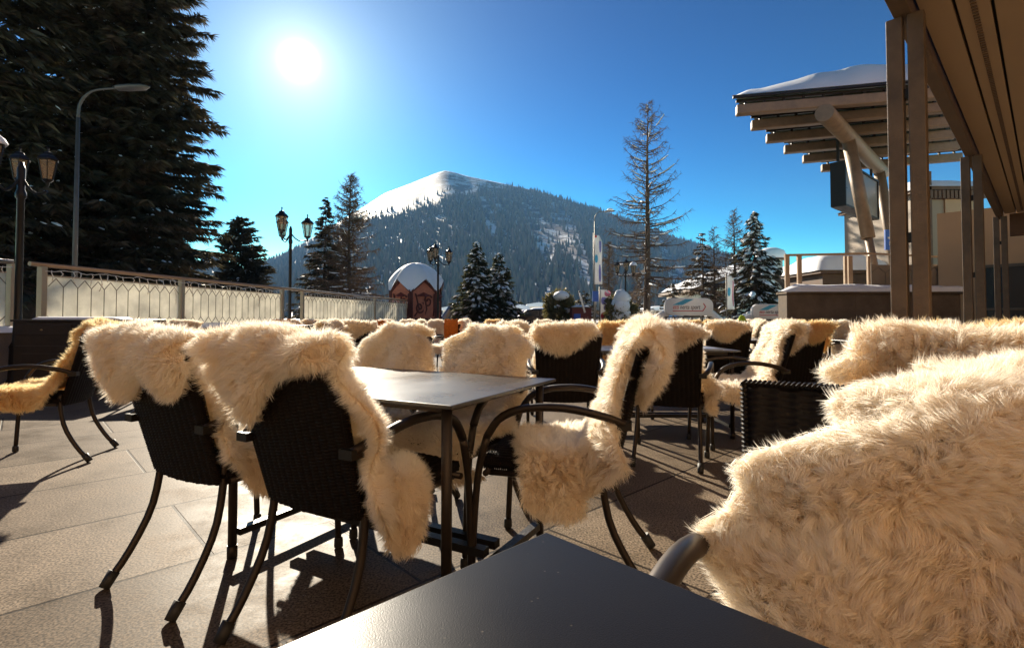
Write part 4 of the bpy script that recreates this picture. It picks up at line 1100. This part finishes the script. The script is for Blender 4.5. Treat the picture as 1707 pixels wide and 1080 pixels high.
for i in range(13):
    t=i/12
    row=[]
    for k in range(36):
        a=k*2*PI/36; r_=ap*1.13*math.cos(t*PI/2)**.8*(1+.03*noise.noise((math.cos(a)*2,math.sin(a)*2,t)))
        fc=((a+PI/2+ang0)/(PI/3))%1.0; tri=max(0,1-2*min(fc,1-fc)*1.0)
        r_=ap*(1.06+.05*tri)*(1-t**1.2)*(1+.03*noise.noise((math.cos(a)*2,math.sin(a)*2,t))); ze_=zat(486,Y)-.05; z0_=ze_+(zat(472,Y)+.15-ze_+.06)*tri
        row.append((r_*math.cos(a),r_*math.sin(a),z0_+(zt-z0_)*math.sin(t*PI/2)))
    rows.append(row)
m=MB(); m.grid(np.array(rows),True,True); m.build('snow_cap','snow',rf)

# ------------------------------------------------------------------ chalet at the right
Y=47; root=empty('chalet',(X(1290,Y),Y,0)); rx=X(1290,Y); tag(root,'cream chalet with round snow capped tower and snowy roofs at the right','building')
def L_(px,py,dy=0): v=atY(px,py,Y+dy); return Vector((v.x-rx,v.y-Y,v.z))
m=MB(); x0=L_(1150,500).x; x1=L_(1420,500).x; zt=L_(1200,476).z; m.box(((x0+x1)/2,5,zt/2),(x1-x0-1.2,8,zt)); m.build('wall','plaster',root)
rd=L_(1145,456); 
def slope(p,q,th,dep,name,mat,zo):
    m=MB(); p,q=Vector(p),Vector(q); m.prism([(p.x,0,p.z+zo),(q.x,0,q.z+zo),(q.x,0,q.z+zo+th),(p.x,0,p.z+zo+th)],(0,-.6,0),(0,dep,0)); return m.build(name,mat,root,.08)
for p,q in ((L_(1146,484),L_(1268,440)),(L_(1282,452),L_(1330,494)),):
    a=slope(p,q,.35,9.5,'roof','brown_wood',-.3); 
    m=MB(); pp,qq=Vector(p),Vector(q); rows=[]
    for i in range(14):
        t=i/13; rows.append([(pp.x+(qq.x-pp.x)*t,-.75+10.4*k/8,pp.z+(qq.z-pp.z)*t+.06+.75*(math.sin(PI*min(1,max(0,k/8)))**.25)*(.75+.25*noise.noise((t*4,k,1)))*min(1,.35+4*min(t,1-t))) for k in range(9)])
    m.grid(np.array(rows)); m.build('snow_cap','snow',a)
c=L_(1294,430); m=MB(); r_=(L_(1311,430).x-L_(1277,430).x)/2*1.05; m.lathe((c.x,1.0,0),[(r_,0),(r_,L_(1294,432).z)],24); m.build('tower','plaster',root)
m=MB(); zz=L_(1294,432).z; m.lathe((c.x,1.0,zz+.01),[(r_*1.28,0),(r_*1.3,.14),(.2,.8)],24); tr=m.build('tower_roof','brown_wood',root)
m=MB(); m.lathe((c.x,1.0,zz+.13),[(r_*1.30,0),(r_*1.38,.25),(r_*1.15,.75),(r_*.6,1.0),(.05,1.05)],24); m.build('snow_cap','snow',tr)
for px in (1302,1316): 
    m=MB(); q=L_(px,492); m.box((q.x,.97,1.6),(.9,.1,1.0)); w_=m.build('window','brown_wood',root); m=MB(); m.box((q.x,.90,1.6),(.7,.04,.8)); m.build('pane','glass_dark',w_)
# second house with a gable
Y2=60; root=empty('gabled_house',(X(1370,Y2),Y2,0)); q0=X(1370,Y2); tag(root,'snow roofed house with a dark gable behind the pale railing','building')
def Q(px,py): v=atY(px,py,Y2); return Vector((v.x-q0,0,v.z))
a,b,c=Q(1300,470),Q(1362,432),Q(1392,464)
m=MB(); m.box((0,4,a.z/2-.3),(5.2,7,a.z-.6)); m.build('wall','plaster',root)
m=MB(); m.prism([Q(1364,470),Q(1377,438),Q(1390,470)],(0,-.2,0),(0,7,0)); m.build('gable','brown_wood',root)
m=MB(); m.prism([Q(1292,474),Q(1364,434),Q(1378,430),Q(1392,464),Q(1388,466),Q(1377,440),Q(1364,470)],(0,-.5,0),(0,8,0)); m.build('snow_cap','snow',root,.25)
# far village strip
def village(px0,px1,Y,pyt,label,seed,mat='plaster'):
    x0,x1=X(px0,Y),X(px1,Y); W=x1-x0; h=zat(pyt,Y); root=empty('village_house',((x0+x1)/2,Y,0)); m=MB(); m.box((0,3,h/2-.3),(W,6,h-.6)); m.build('wall',mat,root)
    m=MB(); m.prism([(-W/2-.4,0,h-.6),(W/2+.4,0,h-.6),(W/2+.2,0,h-.1),(0,0,h+.25),(-W/2-.2,0,h-.1)],(0,-.5,0),(0,6.5,0)); m.build('snow_roof','snow',root,.1)
    k=max(2,int(W/2.2))
    for i in range(k):
        m=MB(); m.box((-W/2+(i+.5)*W/k,-.02,h*.5),(.8,.1,1.0)); w_=m.build('window','brown_wood',root); m=MB(); m.box((-W/2+(i+.5)*W/k,-.08,h*.5),(.62,.04,.8)); m.build('pane','glass_dark',w_)
    tag(root,label,'house')
village(880,918,95,506,'long low white roofed house right of the spruce pair',1)
village(856,880,80,510,'small brown house tucked against the spruce pair',2,'brown_wood')
village(738,772,100,512,'low far house between the kiosk lamp and the spruce pair',3)
village(1085,1120,90,512,'low far house behind the left foot of the larger sign arch',4)
# booth
Y=27; root=empty('brown_booth',(X(970,Y),Y,0)); tag(root,'dark red brown booth with a white pole above the fleeces','booth')
h=zat(514,Y); W=32/F*Y; m=MB(); m.box((0,.6,h/2),(W,1.2,h)); m.build('wall','dark_red',root,.01)
m=MB(); m.box((0,.6,h+.04),(W+.16,1.4,.08)); rf=m.build('roof','brown_wood',root); snowstrip(lambda s,o,z:Vector((s,.6+o,h+.08+z)),-W/2,W/2,1.2,.07,10,2,'snow_cap',rf)
m=MB(); m.box((-.25,-.03,zat(528,Y)),(.35,.05,.32)); m.build('blue_notice','print_blue',root)
o=MB(); p=atY(975,513,26); o.tube([(0,0,0),(-.28,0,1.05)],[.05,.04],8); q=o.build('white_pole','white_vinyl'); q.location=(p.x,p.y-.02,p.z-.25); k=MB(); k.lathe((-.28,0,1.02),[(.05,0),(.06,.03),(.02,.08)],8); k.build('cap','street_grey',q)
tag(q,'leaning white pole standing up behind the brown booth','pole')

# ------------------------------------------------------------------ banners, signs
def banner(pxl,pyt,pxr,pyb,Y,label,spots,poletop=None):
    a=atY(pxl,pyt,Y); b=atY(pxr,pyb,Y); W=b.x-a.x; Hh=a.z-b.z; root=empty('banner_flag',(a.x-.05,Y,0))
    m=MB(); m.tube([(0,0,0),(0,0,a.z+.15)],.035,8); m.build('pole','street_grey',root)
    m=MB(); rows=[]
    for i in range(21):
        t=i/20; k0=min(1,.62+t*3) if t<.13 else 1
        rows.append([(.05+W*u*k0,.05*math.sin(t*9+u*3)*u+.02,a.z-Hh*t) for u in np.linspace(0,1,7)])
    m.grid(np.array(rows)); c=m.build('cloth','white_vinyl',root); s=c.modifiers.new('thick','SOLIDIFY'); s.thickness=.008
    for (u0,u1,t0,t1,mt) in spots:
        m=MB(); rows=[]
        for i in range(9):
            t=t0+(t1-t0)*i/8; e=math.sin(PI*(i+.5)/9)**.4
            um=(u0+u1)/2; hw=(u1-u0)/2*e
            rows.append([(.05+W*u,.05*math.sin(t*9+u*3)*u+.02-.012,a.z-Hh*t) for u in np.linspace(um-hw,um+hw,5)])
        m.grid(np.array(rows)); m.build('print',mt,c)
    tag(root,label,'banner'); return root
banner(991,392,1004,474,31,'tall slim white banner on a pole left of the tall bare larch',[(.02,.45,.40,.56,'print_cyan'),(.0,.35,.0,.05,'print_red'),(.6,.9,.05,.35,'print_violet'),(.55,.85,.6,.95,'print_violet')])
banner(1212,460,1224,516,31,'shorter slim white banner left of the snow loaded spruce',[(.05,.5,.35,.6,'print_cyan'),(.75,.95,.1,.9,'print_pink')])
banner(1001,483,1018,534,29,'colourful pink and violet banner below the slim white one',[(.4,1,.03,.22,'print_pink'),(.05,.6,.24,.48,'print_violet'),(.3,.85,.5,.68,'print_violet'),(0,.9,.74,.98,'print_red')])
p=atY(993,494,30.5); m=MB(); m.box((0,0,0),(.38,.05,.62)); o=m.build('blue_sign','print_blue'); o.location=p; k=MB(); k.tube([(.0,.05,-p.z),(.0,.05,.3)],.03,8); k.build('pole','street_grey',o); tag(o,'plain blue sign plate on the pole under the slim white banner','sign')
def oval_sign(px0,px1,pyt,pyb,Y,label,cut=False):
    a=atY(px0,pyt,Y); b=atY(px1,pyb,Y); W=b.x-a.x; Hh=a.z-b.z; root=empty('oval_sign',((a.x+b.x)/2,Y,0)); zc=(a.z+b.z)/2; r=Hh*.42
    pts=[]
    for cx,cz,a0 in ((W/2-r,Hh/2-r,0),(-W/2+r,Hh/2-r,PI/2),(-W/2+r,-Hh/2+r,PI),(W/2-r,-Hh/2+r,1.5*PI)):
        for i in range(7): an=a0+PI/2*i/6; pts.append((cx+r*math.cos(an),0,zc+cz+r*math.sin(an)))
    m=MB(); m.prism(pts,(0,-.12,0),(0,.12,0)); bd=m.build('board','white_vinyl',root,.04)
    m=MB(); m.prism([(-W*.34,0,zc+Hh*.10),(-W*.08,0,zc+Hh*.44),(W*.10,0,zc+Hh*.44),(-W*.14,0,zc+Hh*.10)],(0,-.136,0),(0,-.126,0)); m.build('blue_swoosh','print_cyan',bd)
    sz=Hh*.36
    t1=text_mesh('lettering','etti','%s'and sz,'print_red',bd,(-W*.34,-.132,zc-.02*Hh),(PI/2,0,0),.2)
    t2=text_mesh('lettering','nerta sport',sz,'print_dark',bd,(-W*.34+sz*1.62,-.132,zc-.02*Hh),(PI/2,0,0),.2)
    k=W*.80/(sz*1.62+sz*5.3)*.98
    for t in (t1,t2): t.scale=(min(1,k*.80),1,1)
    t2.location.x=-W*.34+sz*1.62*min(1,k*.80)
    m=MB(); m.box((-W*.03,-.131,zc-Hh*.24),(W*.62,.012,Hh*.045)); m.bar((W*.28,-.131,zc-Hh*.23),(W*.335,-.131,zc+.0*Hh),.012,Hh*.05); m.bar((W*.335,-.131,zc),(W*.29,-.131,zc+Hh*.2),.012,Hh*.05); m.build('red_underline','print_red',bd)
    # inflatable arch with truss below
    for sx in (-1,1):
        l=MB(); l.tube(bez([(sx*W*.40,.25,zc-Hh*.42),(sx*W*.54,.25,zc-Hh*.52),(sx*W*.66,.25,zc-Hh*.95),(sx*W*.72,.25,0)],12),.20,12); l.build('arch_leg','white_vinyl',root)
    tr=MB(); zt=zc-Hh*.58; zl=zt-.55
    for z in (zt,zl): tr.bar((-W*.5,.1,z),(W*.5,.1,z),.05)
    for i in range(6):
        xx=-W*.45+i*W*.18; tr.bar((xx,.1,zl),(xx,.1,zt),.05)
        if i<5: tr.bar((xx,.1,zl),(xx+W*.18,.1,zt),.03)
    tr.build('truss','street_grey',root)
    for sx in (-1,1):
        l=MB(); l.bar((sx*W*.3,.1,0),(sx*W*.3,.1,zc),.06); l.build('support','street_grey',root)
    tag(root,label,'sign'); return root
oval_sign(1107,1188,497,526,25,'larger white oval sport sign on an arch below the slim larches')
oval_sign(1252,1322,507,532,23,'smaller white oval sport sign partly hidden by the terrace wall')

# ------------------------------------------------------------------ cars
def car(px,Y,rz,mat,label,van=False,z=0):
    root=empty('parked_car',(X(px,Y),Y,z),rz); h=1.95 if van else 1.48; L=4.5; W=1.78
    prof=[(-L/2,.35),(-L/2,.80),(-L/2+.12,.95),(-1.15,1.0),(-.55,h-.05),(-.2,h),(1.55 if van else 1.0,h),(2.0 if van else 1.6,1.0 if not van else 1.1),(L/2-.06,.95),(L/2,.7),(L/2,.35)]
    m=MB(); m.prism([(x,0,z_) for x,z_ in prof],(0,-W/2,0),(0,W/2,0)); m.build('body',mat,root,.08)
    for sy in (-1,1):
        g=MB()
        for x0,x1 in ((-.45,.25),(.35,1.35 if van else .95)):
            g.prism([(x0-.35 if x0<0 else x0,0,1.02),(x1+(.3 if x0>0 and not van else 0),0,1.02),(x1,0,h-.12),(x0,0,h-.12)],(0,sy*(W/2+.006)-.01,0),(0,sy*(W/2+.006)+.01,0))
        g.build('side_window','glass_dark',root)
    g=MB(); g.prism([(-1.17,-W/2+.12,1.02),(-1.17,W/2-.12,1.02),(-.60,W/2-.2,h-.1),(-.60,-W/2+.2,h-.1)],(-.02,0,0),(.0,0,.012)); g.build('windscreen','glass_dark',root)
    for x in (-1.35,1.35):
        for sy in (-1,1):
            w=MB(); w.lathe((0,0,0),[(.1,-.11),(.3,-.11),(.33,-.08),(.33,.08),(.3,.11),(.1,.11)],16); q=Matrix.Rotation(PI/2,3,'X'); w.v=[tuple(q@Vector(v)+Vector((x,sy*(W/2-.08),.33))) for v in w.v]; o=w.build('wheel','rubber',root)
            r=MB(); r.lathe((0,0,0),[(.05,.112),(.2,.115),(.18,.12)],12); r.v=[tuple(q@Vector((v[0],v[1],v[2]*-sy))+Vector((x,sy*(W/2-.08),.33))) for v in r.v]; r.build('rim','street_grey',o)
    for sy in (-1,1):
        l=MB(); l.box((-L/2-.005,sy*.65,.78),(.03,.28,.12)); l.build('headlight','lamp_glass',root)
    snowstrip(lambda s,o,z_:Vector((s,o,h-.02+z_)),-.35,.95,1.5,.12,12,int(px),'snow_cap',root)
    tag(root,label,'car')
car(762,36,R(8),'car_blue','dark blue van parked behind the kiosk lamp post',True)
car(893,34,R(-5),'car_dark','dark car parked right of the spruce pair',False,.1)
car(835,40,R(4),'car_white','pale snow topped car low behind the right rounded sheepskin')
car(1150,30,R(2),'car_white','pale car under the truss of the larger oval sign')
car(893-20,44,R(0),'car_red','reddish car behind the dark parked one',False,.1)

# ------------------------------------------------------------------ mountain
ridge=[(-900,500),(-300,470),(0,455),(200,452),(330,440),(345,425),(362,430),(400,452),(440,436),(480,418),(520,396),(560,372),(600,348),(640,322),(680,307),(705,297),(725,289),(740,284),(756,287),(780,294),(830,304),(870,313),(910,322),(950,335),(990,347),(1030,359),(1065,372),(1100,386),(1135,398),(1165,408),(1210,424),(1260,440),(1320,455),(1400,470),(1600,485),(2200,500),(2900,505)]
rpx=np.array([a for a,b in ridge]); rpy=np.array([b for a,b in ridge])
R0,R1=520.,2500.
NA,NT=420,150
pxs=np.linspace(-900,2900,NA)
tdir=(pxs-CX)/F
hr_=np.interp(pxs,rpx,rpy); hz=np.array([zat(p,1.0)-CH for p in hr_])  # height per metre of depth
def gul(a,t): return noise.noise((a*7,t*1.2,1.7))*.6+noise.noise((a*19,t*2.5,4.1))*.3+noise.noise((a*44,t*5,8.8))*.16
def mz(j,t):
    "height at column j, t in 0..1.35 (1 = crest)"
    crest=hz[j]*R1
    if t<=1: b=crest*(.10*t+.90*t**1.25)+0
    else: b=crest*(1-(t-1)*1.6)
    e=min(1,t*4)*(1-max(0,min(1,(t-.86)/.14)))*1.0
    return b+crest*.055*gul(tdir[j]*1.0,t)*e
P=np.zeros((NT,NA,3)); ts=np.concatenate([np.linspace(0,1,NT-10),np.linspace(1.03,1.4,10)])
for i,t in enumerate(ts):
    D=R0+(R1-R0)*t
    for j in range(NA): P[i,j]=(tdir[j]*D,D,mz(j,t)-2*(1-min(1,t*3)))
m=MB(); m.grid(P); tag(m.build('mountain','mountain'),kind='structure')
# forest on the slope
rng=np.random.RandomState(5)
V=[];Fq=[];nv=0
tl=[(300,.99),(540,.92),(580,.82),(610,.69),(640,.61),(700,.62),(760,.66),(790,.75),(820,.87),(860,.96),(900,.99),(1300,1.0)]
tlx=np.array([a for a,b in tl]); tly=np.array([b for a,b in tl])
N=0; tries=0; pts=[]
while N<30000 and tries<200000:
    tries+=1
    px=rng.uniform(150,1420); t=rng.rand()**.75*1.0
    lim=np.interp(px,tlx,tly); lim+=.05*noise.noise((px*.03,2,2))
    if t>lim and not (t<lim+.10 and rng.rand()<.12): continue
    a=(px-CX)/F
    # avalanche tracks and clearings
    tr=noise.noise((a*16+t*1.3,t*.9,11)); 
    if tr>.44 and rng.rand()<.85: continue
    if noise.noise((a*26,t*9,21))>.47 and rng.rand()<.7: continue
    jj=(px+900)/3800*(NA-1); j=int(jj); f=jj-j
    D=R0+(R1-R0)*t; z=(mz(j,t)*(1-f)+mz(min(NA-1,j+1),t)*f)-2*(1-min(1,t*3))
    pts.append((a*D,D,z)); N+=1
pts=np.array(pts); n=len(pts); h=rng.uniform(7,20,n)+13*rng.rand(n)**3; w=h*rng.uniform(.13,.21,n)
k=5; ang=np.arange(k)*2*PI/k
ringx=w[:,None]*np.cos(ang+rng.rand(n,1)*6); ringy=w[:,None]*np.sin(ang+rng.rand(n,1)*6)
V=np.zeros((n,k+1,3)); V[:,:k,0]=pts[:,0:1]+ringx; V[:,:k,1]=pts[:,1:2]+ringy; V[:,:k,2]=pts[:,2:3]+h[:,None]*.02; V[:,k]=pts+np.stack([0*h,0*h,h],1)
base=np.arange(n)[:,None]*(k+1)
Fq=np.concatenate([base+np.array([i,(i+1)%k,k]) for i in range(k)])
fo=mobj('forest',npmesh('forest',V.reshape(-1,3),[Fq],'forest')); tag(fo,'far conifer forest covering the mountain slope below the snowy summit','forest',kind='stuff')

hz_=MB(); hz_.box((0,1200,363),(5200,3600,734)); 
ho=hz_.build('haze',None); hm=bpy.data.materials.new('haze'); hm.use_nodes=True; hm.node_tree.nodes.clear()
o_=hm.node_tree.nodes.new('ShaderNodeOutputMaterial'); pv=hm.node_tree.nodes.new('ShaderNodeVolumePrincipled'); pv.inputs['Color'].default_value=(.24,.52,1,1); pv.inputs['Density'].default_value=.00011; pv.inputs['Anisotropy'].default_value=.0
hm.node_tree.links.new(pv.outputs[0],o_.inputs['Volume']); ho.data.materials.append(hm); tag(ho,kind='stuff')
# ------------------------------------------------------------------ sky, sun, camera
w=bpy.data.worlds.new('World'); sc.world=w; w.use_nodes=True
N=w.node_tree.nodes; L=w.node_tree.links; N.clear()
out=N.new('ShaderNodeOutputWorld'); bg=N.new('ShaderNodeBackground'); sky=N.new('ShaderNodeTexSky')
sky.sky_type='NISHITA'; sky.sun_disc=False; SE=R(25.0); SA=math.atan2(-360,856)   # azimuth from +Y, negative = left
sky.sun_elevation=SE; sky.sun_rotation=SA
sky.altitude=1600; sky.air_density=1.0; sky.dust_density=.35; sky.ozone_density=2.2
hs=N.new('ShaderNodeHueSaturation'); hs.inputs['Saturation'].default_value=1.4; hs.inputs['Value'].default_value=1
hs.inputs['Hue'].default_value=.494
mul=N.new('ShaderNodeVectorMath'); mul.operation='SCALE'; mul.inputs['Scale'].default_value=.2
gm=N.new('ShaderNodeGamma'); gm.inputs['Gamma'].default_value=2.1
L.new(sky.outputs[0],hs.inputs['Color']); L.new(hs.outputs[0],mul.inputs[0]); L.new(mul.outputs[0],gm.inputs['Color']); tn=N.new('ShaderNodeVectorMath'); tn.operation='MULTIPLY'; tn.inputs[1].default_value=(1,1.02,.57); L.new(gm.outputs[0],tn.inputs[0]); L.new(tn.outputs[0],bg.inputs['Color']); bg.inputs['Strength'].default_value=.365
# bright aureole of the sun itself, fixed to its direction in the sky
sd=Vector((math.sin(SA)*math.cos(SE),math.cos(SA)*math.cos(SE),math.sin(SE)))
tc=N.new('ShaderNodeTexCoord'); nm=N.new('ShaderNodeVectorMath'); nm.operation='NORMALIZE'; L.new(tc.outputs['Generated'],nm.inputs[0])
dp=N.new('ShaderNodeVectorMath'); dp.operation='DOT_PRODUCT'; L.new(nm.outputs[0],dp.inputs[0]); dp.inputs[1].default_value=sd
ac=N.new('ShaderNodeMath'); ac.operation='ARCCOSINE'; cl_=N.new('ShaderNodeMath'); cl_.operation='MINIMUM'; cl_.inputs[1].default_value=.999999; L.new(dp.outputs['Value'],cl_.inputs[0]); L.new(cl_.outputs[0],ac.inputs[0])
def term(scale,amp,pw):
    a=N.new('ShaderNodeMath'); a.operation='DIVIDE'; a.inputs[1].default_value=R(scale); L.new(ac.outputs[0],a.inputs[0])
    b=N.new('ShaderNodeMath'); b.operation='POWER'; b.inputs[1].default_value=pw; L.new(a.outputs[0],b.inputs[0])
    c=N.new('ShaderNodeMath'); c.operation='MULTIPLY'; c.inputs[1].default_value=-1; L.new(b.outputs[0],c.inputs[0])
    e=N.new('ShaderNodeMath'); e.operation='EXPONENT'; L.new(c.outputs[0],e.inputs[0])
    f=N.new('ShaderNodeMath'); f.operation='MULTIPLY'; f.inputs[1].default_value=amp; L.new(e.outputs[0],f.inputs[0]); return f
t1=term(.85,6.0,2.0); t2=term(2.4,.42,1.0); t3=term(11.,.19,1.0)
s1=N.new('ShaderNodeMath'); L.new(t1.outputs[0],s1.inputs[0]); L.new(t2.outputs[0],s1.inputs[1])
s2=N.new('ShaderNodeMath'); L.new(s1.outputs[0],s2.inputs[0]); L.new(t3.outputs[0],s2.inputs[1])
bg2=N.new('ShaderNodeBackground'); bg2.inputs['Color'].default_value=(1,.97,.93,1); L.new(s2.outputs[0],bg2.inputs['Strength'])
ad=N.new('ShaderNodeAddShader'); L.new(bg.outputs[0],ad.inputs[0]); L.new(bg2.outputs[0],ad.inputs[1]); L.new(ad.outputs[0],out.inputs['Surface'])
sl=bpy.data.lights.new('sun','SUN'); sl.energy=5.0; sl.angle=R(.5); sl.color=(1,.88,.70)
so=bpy.data.objects.new('sun',sl); col.objects.link(so); so.rotation_euler=sd.to_track_quat('Z','Y').to_euler()
cam=bpy.data.cameras.new('camera'); co_=bpy.data.objects.new('camera',cam); col.objects.link(co_); sc.camera=co_
co_.location=(0,0,CH); co_.rotation_euler=(PI/2+PIT,0,0); cam.sensor_width=36; cam.lens=F/1707*36; cam.shift_y=-(540-PPY)/1707; cam.clip_end=8000; cam.clip_start=.02
sc.view_settings.view_transform='Standard'; sc.view_settings.look='None'; sc.view_settings.exposure=1.35; sc.view_settings.gamma=1
sc.cycles.max_bounces=24; sc.cycles.diffuse_bounces=24; sc.cycles.transmission_bounces=24; sc.cycles.glossy_bounces=4; sc.cycles.transparent_max_bounces=8; sc.cycles.sample_clamp_indirect=12; sc.cycles.use_denoising=True
